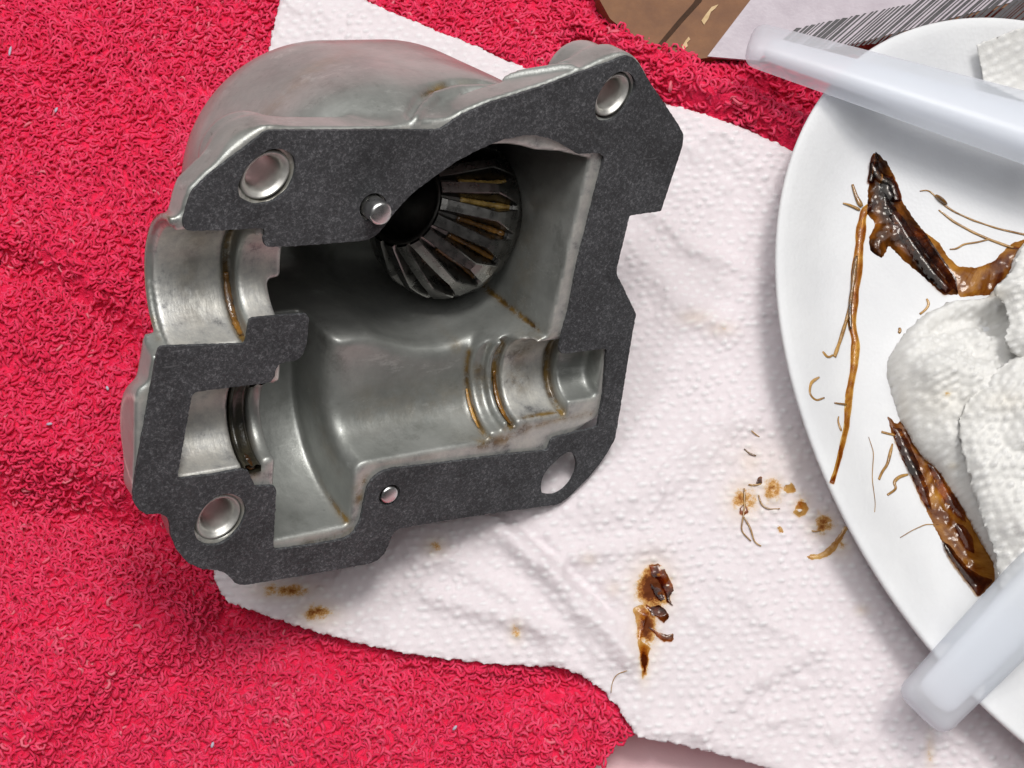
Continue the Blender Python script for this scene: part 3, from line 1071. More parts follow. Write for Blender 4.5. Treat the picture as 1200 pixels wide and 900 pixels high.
# pull vertices onto the true surface along the field's gradient
for _ in range(2):
    q = (HV - np.array([gu[0], gv[0], gw[0]])) / VOX
    q = np.clip(q, 0, np.array(phi.shape) - 1.001)
    i_ = np.floor(q).astype(int)
    f_ = q - i_

    def smp(off):
        r_ = 0
        for a in (0, 1):
            for b in (0, 1):
                for c in (0, 1):
                    wgt = (f_[:, 0] if a else 1 - f_[:, 0]) * (f_[:, 1] if b else 1 - f_[:, 1]) * (f_[:, 2] if c else 1 - f_[:, 2])
                    jx = np.clip(i_ + np.array([a, b, c]) + off, 0, np.array(phi.shape) - 1)
                    r_ = r_ + wgt * phi[jx[:, 0], jx[:, 1], jx[:, 2]]
        return r_
    g = np.stack([smp(np.eye(3, dtype=int)[k_]) - smp(-np.eye(3, dtype=int)[k_]) for k_ in range(3)], 1) / (2 * VOX)
    gn = (g ** 2).sum(1) + 1e-3
    HV = HV - np.clip(smp(np.zeros(3, int)) / gn, -0.3, 0.3)[:, None] * g


def arc(u, R, a0, a1, v0=0.0, n_=14):
    """arc round a shaft axis, degrees from -v towards depth"""
    return [(u, v0 - R * math.cos(math.radians(a)), R * math.sin(math.radians(a))) for a in np.linspace(a0, a1, n_)]


STAINS = [([(72.4, 9.5, 2), (71.9, 9.7, 14), (71.4, 9.9, 32)], 0.9, 1.0), ([(59.5, 3.2, 9), (59.5, 3.2, 30)], 1.2, 0.45),
          (arc(33, 24.6, 2, 70), 0.9, 0.9), (arc(10.6, 11, 5, 170, BORE_V), 0.8, 1.0), (arc(12.8, 9.4, 0, 150), 1.7, 1.0),
          (arc(67.2, 9.6, 0, 120), 1.1, 1.0), (arc(65.8, 9.9, 0, 120), 0.7, 0.8), (arc(79, 8.6, 0, 180), 0.9, 1.0), (arc(62.3, 11.6, 0, 100), 0.9, 0.9),
          ([(69.6, -8.2, 0.8), (79, -8.3, 0.8)], 0.7, 0.9), ([(69.5, -10.5, 0), (78, -9.8, 0), (86, -9.5, 0)], 0.9, 0.55),
          ([(33.5, -26.5, 0), (31.0, -27.2, 0), (24, -27.4, 0)], 1.0, 0.55), ([(34.8, -20, 0), (34.6, -17.4, 0), (35.6, -15.5, 0)], 1.1, 0.75),
          ([(38, -13, 0.3), (50, -13.0, 0.3)], 0.7, 0.3), ([(72, 7.2, 3), (76, 6.4, 5), (79, 5.5, 6)], 2.0, 0.8), ([(-3.2, 17, 4), (-3.2, 19, 8)], 0.6, 0.8),
          (arc(-3.2, 12.4, 0, 180, BORE_V), 0.7, 0.9), ([(7, -18.1, 0), (7.2, -18, 0)], 5.6, 0.5), ([(12.3, 45.9, 0), (12.5, 45.8, 0)], 5.6, 0.55),
          ([(2, 40, 3), (-1, 37, 4)], 1.6, 0.55), ([(44, 55, 8), (50, 57, 10), (57, 58, 10), (64, 58, 8)], 1.0, 0.85), ([(64, -6.2, 7), (64, -1, 10)], 1.5, 0.7)]
STAINS += [(arc(72, 8.4, 60, 170), 3.0, 0.45), ([(60, -12.5, 0.3), (66, -12, 0.3), (70, -10.5, 0)], 1.4, 0.8), (arc(33.4, 17, 20, 80), 2.0, 0.3), ([(40, -6, 10), (58, -6, 10)], 4.0, 0.22),
           ([(74, 12, 12), (74, 30, 14)], 5.0, 0.22), (arc(4, 10.4, 40, 130, BORE_V), 2.5, 0.3), ([(20, 48, 20), (30, 56, 24), (40, 58, 30)], 3.0, 0.35), ([(12, 46, 26), (16, 44, 30)], 2.5, 0.45)]
stain = np.zeros(len(HV))
for L_, R_, am in STAINS:
    L_ = np.array(L_, float)
    for p1, p2 in zip(L_[:-1], L_[1:]):
        dd = p2 - p1
        t_ = np.clip(((HV - p1) @ dd) / (dd @ dd + 1e-9), 0, 1)
        ds = np.linalg.norm(HV - (p1 + t_[:, None] * dd), axis=1)
        stain = np.maximum(stain, am * np.exp(-(ds / R_) ** 2))

hu, hv, hw = HV[:, 0], HV[:, 1], HV[:, 2]
r_up = np.hypot(hv - BORE_V, hw)
r_lo = np.hypot(hv, hw)
mach = np.zeros(len(HV))
mach = np.maximum(mach, (np.abs(r_up - 10.4) < 0.35) & (hu < 9.8) & (hu > -2.2))
mach = np.maximum(mach, (np.abs(r_up - 8.2) < 0.35) & (hu > 12) & (hu < 20))
mach = np.maximum(mach, (np.abs(r_lo - 8.0) < 0.35) & (hu < 11))
mach = np.maximum(mach, (np.abs(r_lo - 8.4) < 0.35) & (hu > 68.6) & (hu < 78.4))
mach = np.maximum(mach, 0.8 * (hw < 0.12))
housing = empty('gear_housing', HM)
tag(housing, 'open cast aluminium gearbox half with shaft seats and domed back, tilted on paper towel', 'gear housing')
HL = HV.copy()
HL[:, 2] *= -1
hm = fast_mesh('housing_body', HL, HF[:, ::-1], {'stain': stain, 'mach': mach.astype(np.float32)})
hb_ob = link('casting', hm, M['cast'], parent=housing)

for c_, R_, top in ((PIN1, 2.05, 4.2), (PIN2, 1.85, 1.05)):
    V, F = lathe([(0.0, top), (R_ - 0.5, top), (R_ - 0.15, top - 0.15), (R_, top - 0.55), (R_, -5.5), (0.0, -5.5)], 32)
    link('dowel_pin', py_mesh('dowel_pin', [(x + c_[0], y + c_[1], z) for x, y, z in V], F), M['steel'], parent=housing)
# rubber shaft seal in the lower bore: half ring about the shaft axis
prof = [(7.75, 11.25), (9.35, 11.2), (9.4, 14.3), (8.2, 14.25), (7.9, 13.4), (8.35, 12.7), (7.75, 12.0)]
V, F = lathe(prof, 30, math.radians(-4), math.radians(184), True)
V = [(z, -r_x, -r_y + 0.05) for r_x, r_y, z in V]
seal = link('shaft_seal', py_mesh('shaft_seal', V, [f[::-1] for f in F]), M['rubber'], parent=housing)
tag(seal, 'black greasy half ring of rubber seal')

# ------------------------------------------------------------------ gasket
GP = np.vstack([GO, GI])
gp = resample(np.vstack([GP, GP[:1]]), 0.45)[:-1]
jit = np.random.default_rng(3).normal(0, 0.035, gp.shape)
gp = gp + jit


def circle(c_, R, n_=44):
    return np.array([(c_[0] + R * math.cos(2 * math.pi * i / n_), c_[1] + R * math.sin(2 * math.pi * i / n_)) for i in range(n_)])


def traced(pts, ox, oy, k_):
    q = gloc([(ox + x / k_, oy + y / k_) for x, y in pts])
    q = np.vstack([q, q[:1]])
    q = resample(q, 0.4)[:-1]
    for _ in range(3):
        q = 0.25 * np.roll(q, 1, 0) + 0.5 * q + 0.25 * np.roll(q, -1, 0)
    return q


HOLES = [traced([(683, 575), (672, 532), (630, 508), (580, 508), (530, 538), (482, 588), (455, 648), (460, 698), (520, 728), (590, 716), (650, 672), (676, 620)], 140, 20, 3.3333),
         traced([(700, 218), (780, 215), (850, 250), (880, 310), (875, 370), (840, 450), (770, 530), (690, 578), (600, 580), (540, 550), (512, 480), (520, 420), (560, 340), (620, 270)], 140, 540, 6),
         traced([(740, 252), (800, 256), (838, 290), (855, 340), (842, 400), (800, 480), (740, 560), (680, 600), (620, 606), (580, 588), (562, 530), (572, 460), (600, 395), (640, 330), (690, 275)], 600, 40, 6),
         traced([(990, 340), (1025, 365), (1043, 420), (1035, 490), (1000, 560), (950, 615), (890, 648), (840, 650), (795, 640), (787, 590), (797, 530), (830, 470), (890, 410), (940, 365)], 500, 470, 6)]
loops_ = [gp] + HOLES + [ circle(PIN1, 2.55), circle(PIN2, 2.25)]
for hole in HOLES[:3]:
    c_ = hole.mean(0)
    ev, ew = np.linalg.eigh(np.cov((hole - c_).T))
    A_ = ew @ np.diag(np.sqrt(2 * ev) / 5.0) @ ew.T
    prof = [(4.40, -13.0), (4.40, -0.35), (4.15, -0.05), (3.85, -0.1), (3.7, -0.55), (3.45, -0.62), (3.05, -1.5), (2.9, -2.2), (2.85, -13.0)]
    V, F = lathe(prof, 44)
    link('bushing', py_mesh('bushing', [(*(A_ @ (x, y) + c_), z) for x, y, z in V], F), M['bush'], parent=housing)
flat = np.vstack(loops_)
tris = tessellate_polygon([[Vector((x, y, 0)) for x, y in L_] for L_ in loops_])
Z0, Z1 = 0.06, 0.82
nv = len(flat)
V = [(x, y, Z1) for x, y in flat] + [(x, y, Z0) for x, y in flat]
F = []
for a, b, c in tris:
    pa, pb, pc = flat[a], flat[b], flat[c]
    if (pb[0] - pa[0]) * (pc[1] - pa[1]) - (pb[1] - pa[1]) * (pc[0] - pa[0]) < 0:
        b, c = c, b
    F.append((a, b, c))
    F.append((nv + a, nv + c, nv + b))
o_ = 0
for L_ in loops_:
    k = len(L_)
    for i in range(k):
        j = (i + 1) % k
        F.append((o_ + i, o_ + j, nv + o_ + j, nv + o_ + i))
    o_ += k
gk = link('gasket', py_mesh('gasket', V, F), M['gasket'], smooth=False)
gk.matrix_world = HM
tag(gk, 'charcoal fibre gasket with bolt holes lying on the flange of the metal housing', 'gasket')

# ------------------------------------------------------------------ bevel gear in the well
# a bevel gear whose small end looks left and up out of the well
ga = np.array([-0.53, 0.10, 0.84])
ga /= np.linalg.norm(ga)
gc = gpl([(523, 252)], 29.0)[0]
gxv = np.cross([0, 1.0, 0], ga)
gxv /= np.linalg.norm(gxv)
gyv = np.cross(ga, gxv)
GM = Matrix.Identity(4)
for c, axis in enumerate((gxv, gyv, ga)):
    wv = RW @ axis
    for r in range(3):
        GM[r][c] = wv[r]
wv = RW @ (gc - P0) * S
for r in range(3):
    GM[r][3] = wv[r]
gear = empty('bevel_gear', GM)
tag(gear, 'dark steel gear with a ring of oily teeth sitting deep inside the metal housing', 'gear')
NTH = 18
GS = 1.02 * np.linalg.norm(gc) / 270.0
#        radius, height, groove half width (pitches), groove depth
STA = [(8.3, 13.2, 0.13, 0.5), (9.0, 12.4, 0.17, 1.0), (10.6, 10.2, 0.215, 1.7), (12.2, 8.0, 0.26, 2.3), (13.6, 5.9, 0.30, 2.9), (14.4, 4.5, 0.325, 3.1), (14.9, 3.0, 0.24, 2.6), (15.2, 1.6, 0.16, 1.9), (15.35, 0.4, 0.11, 1.3), (15.4, 0.0, 0.105, 1.1)]
nn = np.array([0.80, 0.60])
V, F = [], []
per = 8
for i in range(NTH):
    for r0_, z0_, hw, dp in STA:
        pitch = 2 * math.pi / NTH
        for f_, dd in ((-0.5, 0.0), (-hw - 0.035, 0.0), (-hw, 0.22), (-hw * 0.45, dp), (hw * 0.45, dp), (hw, 0.22), (hw + 0.035, 0.0), (0.5, 0.0)):
            a = (i + f_) * pitch + 0.03
            rr, zz = r0_ - nn[0] * dd, z0_ - nn[1] * dd
            V.append((rr * math.cos(a) * GS, rr * math.sin(a) * GS, zz * GS))
nr = len(STA)
for i in range(NTH):
    b0 = i * nr * per
    for q in range(nr - 1):
        for s_ in range(per - 1):
            F.append((b0 + q * per + s_, b0 + q * per + s_ + 1, b0 + (q + 1) * per + s_ + 1, b0 + (q + 1) * per + s_)[::-1])
link('toothed_face', py_mesh('toothed_face', V, F), M['gear'], parent=gear, smooth=False)
V, F = lathe([(r_ * GS, z_ * GS) for r_, z_ in ((14.25, 0.1), (14.9, -0.6), (14.7, -2.5), (9.0, -4.5), (6.0, -5.0), (5.5, -16.0), (0, -16.0))], 66)
link('back', py_mesh('gear_back', V, [f[::-1] for f in F]), M['gear'], parent=gear)
V, F = lathe([(r_ * GS, z_ * GS) for r_, z_ in ((7.9, 12.95), (7.9, 13.3), (7.2, 13.4), (6.9, 12.8), (6.7, 1.0), (0, 1.0))], 48)
link('hub', py_mesh('gear_hub', V, [f[::-1] for f in F]), M['gearhub'], parent=gear)
# oil lying in the tooth gaps
for i in range(NTH):
    a = i * 2 * math.pi / NTH + 0.03
    deg = math.degrees((a + math.pi) % (2 * math.pi) - math.pi)
    if not (-120 < deg < 60):
        continue
    r_ = random.Random(i)
    path = []
    for (r0_, z0_, hw, dp) in STA[2:8]:
        path.append(((r0_ - nn[0] * dp * 0.95) * math.cos(a) * GS, (r0_ - nn[0] * dp * 0.95) * math.sin(a) * GS, (z0_ - nn[1] * dp * 0.95) * GS))
    sp_ = smooth_path(path, 0.5, 3)
    V, F = tube(sp_, [0.45 + 0.25 * r_.random() for _ in sp_], 6, 0.7)
    link('oil_bead', py_mesh('oil_bead', V, F), M['gold'] if -12 < deg < 25 else M['brown'], parent=gear)
# ------------------------------------------------------------------ oil on the casting
def oil_arc(name, u, R, a0, a1, v0, rad, mat, label):
    path = [(p[0], p[1], -p[2]) for p in arc(u, R, a0, a1, v0, 26)]
    rr = [rad * (0.55 + 0.45 * math.sin(math.pi * i / 25)) * (0.85 + 0.3 * random.Random(i * 7 + int(u)).random()) for i in range(26)]
    P_ = np.array(path)
    T_ = np.gradient(P_, axis=0)
    T_ /= np.linalg.norm(T_, axis=1)[:, None]
    V_, F_ = [], []
    for i in range(26):
        s1_ = np.array([1.0, 0, 0])
        s2_ = np.cross(T_[i], s1_)
        for k_ in range(8):
            a = 2 * math.pi * k_ / 8
            V_.append(P_[i] + rr[i] * (math.cos(a) * s1_ * 1.3 + math.sin(a) * s2_ * 0.7))
    for i in range(25):
        for k_ in range(8):
            F_.append((i * 8 + k_, i * 8 + (k_ + 1) % 8, (i + 1) * 8 + (k_ + 1) % 8, (i + 1) * 8 + k_))
    F_.append(tuple(range(8)))
    F_.append(tuple(range(25 * 8, 26 * 8)))
    o = link(name, py_mesh(name, V_, F_), mat, parent=housing)
    tag(o, label)
    return o


oil_arc('oil_bead', 10.6, 10.75, 12, 78, BORE_V, 0.55, M['brown'], 'amber bead of oil in the groove of the upper bore')
oil_arc('oil_bead', 12.6, 8.6, -2, 24, 0, 0.95, M['dark'], 'black glossy grease at the end of the rubber seal')
oil_arc('oil_bead', 67.2, 9.3, 4, 80, 0, 0.42, M['brown'], 'brown oil in the groove beside the lower shaft seat')
oil_arc('oil_bead', 62.0, 11.7, 20, 62, 0, 0.30, M['amber'], 'thin amber oil at the end of the trough')
oil_arc('oil_bead', 32.0, 24.6, 36, 60, 0, 0.30, M['brown'], 'brown oil in the corner of the round pocket')


# ------------------------------------------------------------------ scraps of grease
def pad(name, px, zf, mat, label, cat, thick=1.0, soft=0.8, spacing=0.3, seed=1, rough=0.5, jag=0.25, group=None):
    poly = on_surface(px, lambda x, y: zf(x, y))[:, :2]
    poly = resample(np.vstack([poly, poly[:1]]), 0.5)[:-1]
    def hz(x, y, d):
        return zf(x, y) + 0.05 + (thick * (1 - np.exp(-d / soft))) * (1 + rough * 2 * value_noise(x / 1.3, y / 1.3, seed, 3))
    V_, F_, _d2 = sheet(poly, spacing, hz, jag=jag, seed=seed)
    o = link(name, fast_mesh(name, V_, F_), mat)
    tag(o, label, cat, group)
    return o


def strand(name, px, zf, mat, label, cat, r0, r1, flat=0.7, lift=0.15, parent=None, seed=0, arch=0.0):
    P_ = on_surface(px, zf, lift)
    P_ = smooth_path(P_, 0.45, 5)
    n_ = len(P_)
    rr = np.interp(np.linspace(0, 1, n_), [0, 0.15, 0.6, 1], [r0 * 0.6, r0, (r0 + r1) / 2, r1]) * (1 + 0.5 * value_noise(np.arange(n_) / 6.0 + seed, np.zeros(n_), seed % 7, 2))
    P_[:, 2] += arch * np.sin(np.linspace(0, math.pi, n_))
    V_, F_ = tube(P_, rr, 6, flat)
    o = link(name, py_mesh(name, V_, F_), mat, parent=parent)
    if parent is None:
        tag(o, label, cat)
    return o


pz = plate_z
g2 = pad('grease_lump', [(1027, 178), (1021, 196), (1017, 225), (1016, 250), (1026, 262), (1018, 280), (1020, 294), (1033, 303), (1042, 288), (1060, 306), (1086, 328), (1106, 346), (1123, 345),
                         (1121, 326), (1103, 300), (1082, 270), (1068, 252), (1058, 238), (1054, 222), (1047, 204), (1039, 190)],
         pz, M['umber'], 'dark brown folded lump of old grease at the top of the foam plate', 'grease', 1.4, 2.0, 0.3, 5, 0.22)
for k_, q in enumerate(([(1032, 236), (1044, 238), (1058, 254), (1078, 284), (1100, 316), (1118, 338), (1108, 345), (1088, 326), (1066, 298), (1046, 264)], [(1030, 212), (1046, 206), (1052, 222), (1056, 236), (1042, 238), (1032, 230)])):
    f_ = pad('fold', q, lambda x, y: pz(x, y) + 0.9, M['umber'], None, None, 0.8, 1.6, 0.3, 90 + k_, 0.2)
    f_.parent = g2
strand('fold_ridge', [(1022, 190), (1030, 208), (1046, 214), (1052, 236)], lambda x, y: pz(x, y) + 1.0, M['film'], '', '', 1.2, 0.9, 0.3, parent=g2, seed=5)
strand('fold_ridge', [(1026, 180), (1024, 196), (1020, 214)], lambda x, y: pz(x, y) + 0.6, M['film'], '', '', 0.9, 0.7, 0.5, parent=g2, seed=6)
pad('grease_film', [(1064, 262), (1084, 272), (1100, 284), (1110, 300), (1122, 312), (1145, 314), (1165, 306), (1185, 286), (1205, 278), (1215, 300), (1190, 330), (1170, 345), (1125, 348), (1104, 320), (1084, 296)],
    pz, M['film'], 'thin amber film of oil beside the dark grease lump on the plate', 'grease', 0.5, 1.2, 0.4, 9, 0.4)
g1 = strand('grease_strand', [(1026, 236), (1012, 248), (1009, 270), (1005, 310), (1001, 345), (998, 380), (1003, 400), (1001, 430), (995, 462), (992, 500), (985, 530), (975, 566)], pz, M['straw'],
            'long golden brown strand of dried grease reaching over the plate rim', 'grease', 1.1, 0.45, 0.3, 0.35, seed=2)
strand('side_strand', [(999, 350), (992, 375), (985, 398), (978, 418)], pz, M['amber'], '', '', 0.5, 0.35, 0.6, 0.3, parent=g1, seed=3)
strand('side_strand', [(1004, 300), (1000, 330), (996, 360), (997, 385)], pz, M['brown'], '', '', 0.45, 0.3, 0.6, 0.8, parent=g1, seed=8)
strand('side_strand', [(1010, 242), (1004, 232), (999, 216)], pz, M['amber'], '', '', 0.6, 0.25, 0.6, 0.4, parent=g1, seed=9)
strand('side_strand', [(1008, 246), (996, 240), (988, 238)], pz, M['amber'], '', '', 0.4, 0.15, 0.6, 0.4, parent=g1, seed=10)
strand('side_strand', [(992, 474), (978, 472)], pz, M['amber'], '', '', 0.25, 0.15, 0.6, 0.3, parent=g1, seed=11)
strand('side_strand', [(986, 505), (981, 492), (983, 488)], pz, M['amber'], '', '', 0.25, 0.15, 0.6, 0.3, parent=g1, seed=12)
strand('grease_filament', [(1078, 224), (1088, 222), (1096, 230), (1106, 240), (1118, 248), (1140, 258), (1170, 268), (1215, 278)], pz, M['amber'], 'fine amber filament curling above the oil film on the plate', 'grease', 0.22, 0.22, 0.7, seed=13)
strand('grease_filament', [(1100, 246), (1118, 260), (1140, 272), (1158, 280), (1185, 290), (1210, 292)], pz, M['amber'], 'amber filament running along the upper edge of the oil film', 'grease', 0.28, 0.35, 0.7, seed=14)
strand('grease_filament', [(1113, 292), (1122, 292), (1128, 286), (1145, 284), (1160, 280)], pz, M['amber'], 'short kinked filament inside the oil film on the plate', 'grease', 0.2, 0.2, 0.7, seed=15)
b_ = on_surface([(1103, 234)], pz, 0.6)[0]
V, F = lathe([(0, 0.8), (0.5, 0.7), (0.85, 0.3), (0.9, 0), (0.6, -0.5), (0, -0.6)], 18)
ob = link('grease_drop', py_mesh('grease_drop', [(b_[0] + 1.35 * x - 0.4 * y, b_[1] - 0.9 * x + y, b_[2] + z) for x, y, z in V], F), M['brown'])
tag(ob, 'small shiny brown drop at the end of the amber filament', 'grease')
g5 = pad('grease_strip', [(1040, 488), (1050, 497), (1058, 490), (1066, 490), (1074, 502), (1084, 524), (1100, 541), (1110, 556), (1122, 575), (1134, 598), (1140, 618), (1152, 640), (1168, 652), (1176, 672), (1166, 682), (1146, 700),
                          (1138, 688), (1128, 674), (1112, 650), (1101, 630), (1090, 606), (1078, 582), (1067, 556), (1058, 540), (1050, 520), (1044, 506)],
         pz, M['film'], 'wet brown strip of grease beside the crumpled white paper on the plate', 'grease', 0.8, 1.4, 0.3, 17, 0.3)
pz2 = lambda x, y: pz(x, y) + 0.7
for k_, (q, mt_) in enumerate((([(1046, 500), (1056, 502), (1066, 520), (1078, 548), (1088, 574), (1092, 598), (1084, 592), (1072, 566), (1060, 540), (1050, 516)], 'dark'),
                               ([(1104, 634), (1114, 640), (1126, 656), (1138, 668), (1152, 676), (1164, 680), (1146, 699), (1136, 686), (1122, 668), (1110, 650)], 'dark'),
                               ([(1086, 542), (1096, 544), (1106, 556), (1118, 576), (1130, 598), (1132, 612), (1122, 606), (1108, 590), (1096, 566)], 'film'),
                               ([(1118, 612), (1130, 616), (1140, 630), (1142, 650), (1130, 642), (1122, 628)], 'film'))):
    f_ = pad('fold', q, pz2, M[{'dark': 'umber', 'film': 'film'}[mt_]], None, None, 0.6, 1.2, 0.3, 70 + k_, 0.3)
    f_.parent = g5
for px_l, lb in (([(1060, 512), (1040, 508), (1033, 506)], 'hair of grease poking left from the top of the wet brown strip'),
                 ([(1046, 520), (1043, 532), (1040, 545), (1034, 552), (1030, 562)], 'loose curl of grease left of the wet brown strip'),
                 ([(1064, 556), (1054, 558), (1046, 566), (1052, 572), (1040, 580)], 'pale grease crumb trail below the loose curl'),
                 ([(1018, 512), (1024, 530), (1022, 560), (1026, 590), (1025, 600)], 'very fine pale hair of grease on the plate floor'),
                 ([(1100, 615), (1085, 614), (1068, 622), (1055, 630)], 'fine pale hair reaching left from the middle of the wet strip'),
                 ([(960, 442), (950, 448), (948, 462), (956, 470), (966, 466)], 'small golden curl of grease on the plate rim'),
                 ([(964, 412), (970, 420), (976, 416)], 'tiny golden flake on the plate rim above the curl'),
                 ([(1086, 350), (1090, 356), (1084, 364), (1078, 368)], 'tiny golden crumb between lump and crumpled paper'),
                 ([(1054, 384), (1057, 390), (1053, 390)], 'tiny brown speck left of the crumpled paper')):
    sd = int(px_l[0][0])
    fine = 'fine' in lb
    strand('grease_crumb', px_l, pz, M['amber'], lb, 'grease', 0.10 if fine else 0.35, 0.07 if fine else 0.25, 0.7, seed=sd)

ppz = lambda x, y: paper_base(x, y) + 0.28
for px_p, mt_, th, lb in (
        ([(760, 662), (772, 660), (782, 672), (788, 684), (790, 692), (784, 700), (789, 710), (782, 706), (778, 694), (772, 682), (764, 674)], 'dark', 0.7, 'dark brown scrap at the top of the big paper towel stain'),
        ([(762, 684), (774, 690), (780, 704), (774, 706), (766, 696)], 'brown', 0.5, 'light brown flake left of the darkest scrap on the paper towel'),
        ([(756, 708), (764, 712), (772, 708), (780, 714), (784, 724), (778, 730), (768, 722), (760, 716)], 'brown', 0.6, 'chunky brown scrap in the middle of the big paper towel stain'),
        ([(742, 712), (752, 708), (760, 718), (758, 728), (754, 740), (752, 752), (762, 758), (760, 768), (757, 784), (753, 798), (752, 780), (748, 756), (747, 735), (744, 722)], 'amber', 0.5, 'golden brown smear running down the lower end of the stain'),
        ([(760, 734), (770, 740), (780, 744), (790, 742), (788, 752), (778, 752), (768, 744)], 'brown', 0.5, 'small brown flake right of the golden smear'),
        ([(995, 618), (988, 630), (978, 645), (966, 654), (952, 656), (944, 654), (950, 650), (962, 648), (972, 640), (984, 626), (990, 616)], 'amber', 0.8, 'curved golden shaving of grease tucked beside the plate rim'),
        ([(918, 570), (926, 564), (930, 568), (934, 576), (924, 578), (918, 576)], 'amber', 0.5, 'ragged tan crumb in the middle of the crumb cluster'),
        ([(936, 588), (942, 586), (948, 596), (942, 604), (936, 606), (930, 600)], 'amber', 0.5, 'ragged brown crumb nearest the plate in the crumb cluster'),
        ([(866, 596), (872, 590), (878, 600), (872, 604), (867, 602)], 'brown', 0.5, 'dark tan crumb at the left end of the crumb cluster'),
        ([(888, 560), (894, 558), (893, 566), (886, 568)], 'brown', 0.5, 'small orange crumb at the top of the crumb cluster'),
        ([(910, 616), (916, 618), (918, 626), (912, 622)], 'amber', 0.4, 'tiny tan crumb below the crumb cluster')):
    pad('grease_scrap', px_p, ppz, M[{'dark': 'rust', 'brown': 'rust', 'amber': 'straw'}[mt_]], lb, 'grease', th * 0.25, 0.4, 0.22, len(lb) + int(px_p[0][1]), 0.9, 0.3)
for px_l, lb, r_ in (([(872, 572), (873, 590), (871, 606), (868, 622), (880, 634)], 'thin forked stalk of grease in the crumb cluster', 0.3),
                     ([(872, 606), (880, 620), (884, 636), (892, 640)], 'second thin stalk of grease crossing the forked one', 0.28),
                     ([(889, 580), (892, 592), (900, 597), (914, 596)], 'hooked brown thread in the middle of the crumb cluster', 0.3),
                     ([(872, 526), (878, 532), (886, 534)], 'short black thread at the top of the crumb cluster', 0.28),
                     ([(877, 568), (884, 569), (892, 567)], 'short dark thread beside the small orange crumb', 0.3),
                     ([(880, 504), (886, 510), (890, 512)], 'tiny reddish thread near the left of the plate', 0.2),
                     ([(735, 786), (722, 790), (717, 800), (716, 812)], 'fine brown hair at the lower edge of the paper towel', 0.14),
                     ([(951, 622), (956, 624), (962, 622)], 'tiny hooked crumb beside the plate rim', 0.25)):
    strand('grease_thread', px_l, ppz, M['amber'] if 'black' not in lb else M['brown'], lb, 'grease', r_ * 0.7, r_ * 0.45, 0.5, 0.1, seed=int(px_l[0][0]))

# ------------------------------------------------------------------ crumpled paper on the plate
CR_PX = [(1215, 268), (1195, 290), (1186, 318), (1170, 334), (1160, 346), (1120, 348), (1086, 364), (1062, 388), (1045, 414), (1042, 434), (1050, 465), (1060, 494), (1072, 518), (1086, 536), (1100, 548), (1122, 580),
         (1140, 608), (1158, 640), (1168, 660), (1170, 682), (1176, 702), (1188, 716), (1205, 726), (1300, 740), (1330, 500), (1300, 260)]
cr_poly = tab(CR_PX, 8.0)[:, :2]
cr_poly = smooth_path(np.vstack([cr_poly, cr_poly[:1]]), 0.8, 2)[:-1]


def cl(px, width, x, y, h=14.0):
    L_ = tab(px, h)[:, :2]
    return np.exp(-(dist_line(L_, x, y) / width) ** 2)


def crumple_z(x, y, d):
    rise = 1 - np.exp(-d / 7.0)
    z = 5.0 + 3.6 * (1 - np.exp(-d / 0.7)) + 9.5 * (1 - np.exp(-d / 16.0))
    wx = x + 5.0 * value_noise(x / 16, y / 16, 41, 2)
    wy_ = y + 5.0 * value_noise(x / 16 + 7, y / 16, 42, 2)
    crease = 0
    for ang, wl, am, ph in ((0.5, 26, 6.5, 0.2), (1.9, 19, 4.6, 0.6), (1.15, 12, 2.6, 0.1), (2.6, 8, 1.6, 0.4), (0.1, 6, 1.0, 0.8)):
        q = ((wx * math.cos(ang) + wy_ * math.sin(ang)) / wl + ph) % 1.0
        crease = crease + am * (np.abs(q - 0.5) * 2 - 0.5)
    z = z + rise * crease
    z = z - rise * 2.0 * cl([(1215, 410), (1178, 425), (1140, 470), (1126, 500), (1128, 540), (1146, 600), (1172, 660)], 1.5, x, y)
    z = z + rise * 3.5 * cl([(1175, 440), (1140, 492), (1140, 540), (1160, 600), (1185, 660)], 3.0, x, y)
    z = z + rise * 2.5 * cl([(1070, 420), (1085, 470), (1100, 510)], 7.0, x, y)
    z = z - rise * 7.0 * cl([(1112, 378), (1132, 366), (1156, 362), (1172, 372)], 2.6, x, y)
    z = z + rise * 2.4 * cl([(1052, 418), (1080, 400), (1110, 390), (1120, 374)], 2.0, x, y)
    z = z - rise * 2.5 * cl([(1054, 426), (1088, 410), (1112, 400)], 1.6, x, y)
    z = z - rise * 7.0 * cl([(1150, 495), (1178, 520), (1200, 560), (1215, 600)], 2.2, x, y)
    z = z - rise * 3.5 * cl([(1185, 340), (1180, 375), (1172, 410)], 2.4, x, y)
    z = z + 1.25 * emboss(x, y, (2.1, 1.5), 9, 0.6) * (0.4 + 0.6 * rise) + 0.35 * value_noise(x / 0.8, y / 0.8, 44, 2)
    return z


tissue = empty('crumpled_paper', Matrix.Identity(4))
tag(tissue, 'crumpled white paper towel heaped on the right side of the foam plate', 'paper towel')
LOBE1 = [(1225, 400), (1186, 420), (1162, 440), (1140, 464), (1126, 486), (1124, 506), (1132, 540), (1142, 575), (1154, 610), (1168, 650), (1172, 684), (1180, 708), (1205, 728), (1300, 742), (1330, 560), (1300, 395)]
LOBE2 = [(1220, 272), (1196, 292), (1184, 320), (1166, 336), (1164, 346), (1176, 356), (1182, 376), (1176, 398), (1184, 416), (1225, 424), (1310, 400), (1300, 265)]


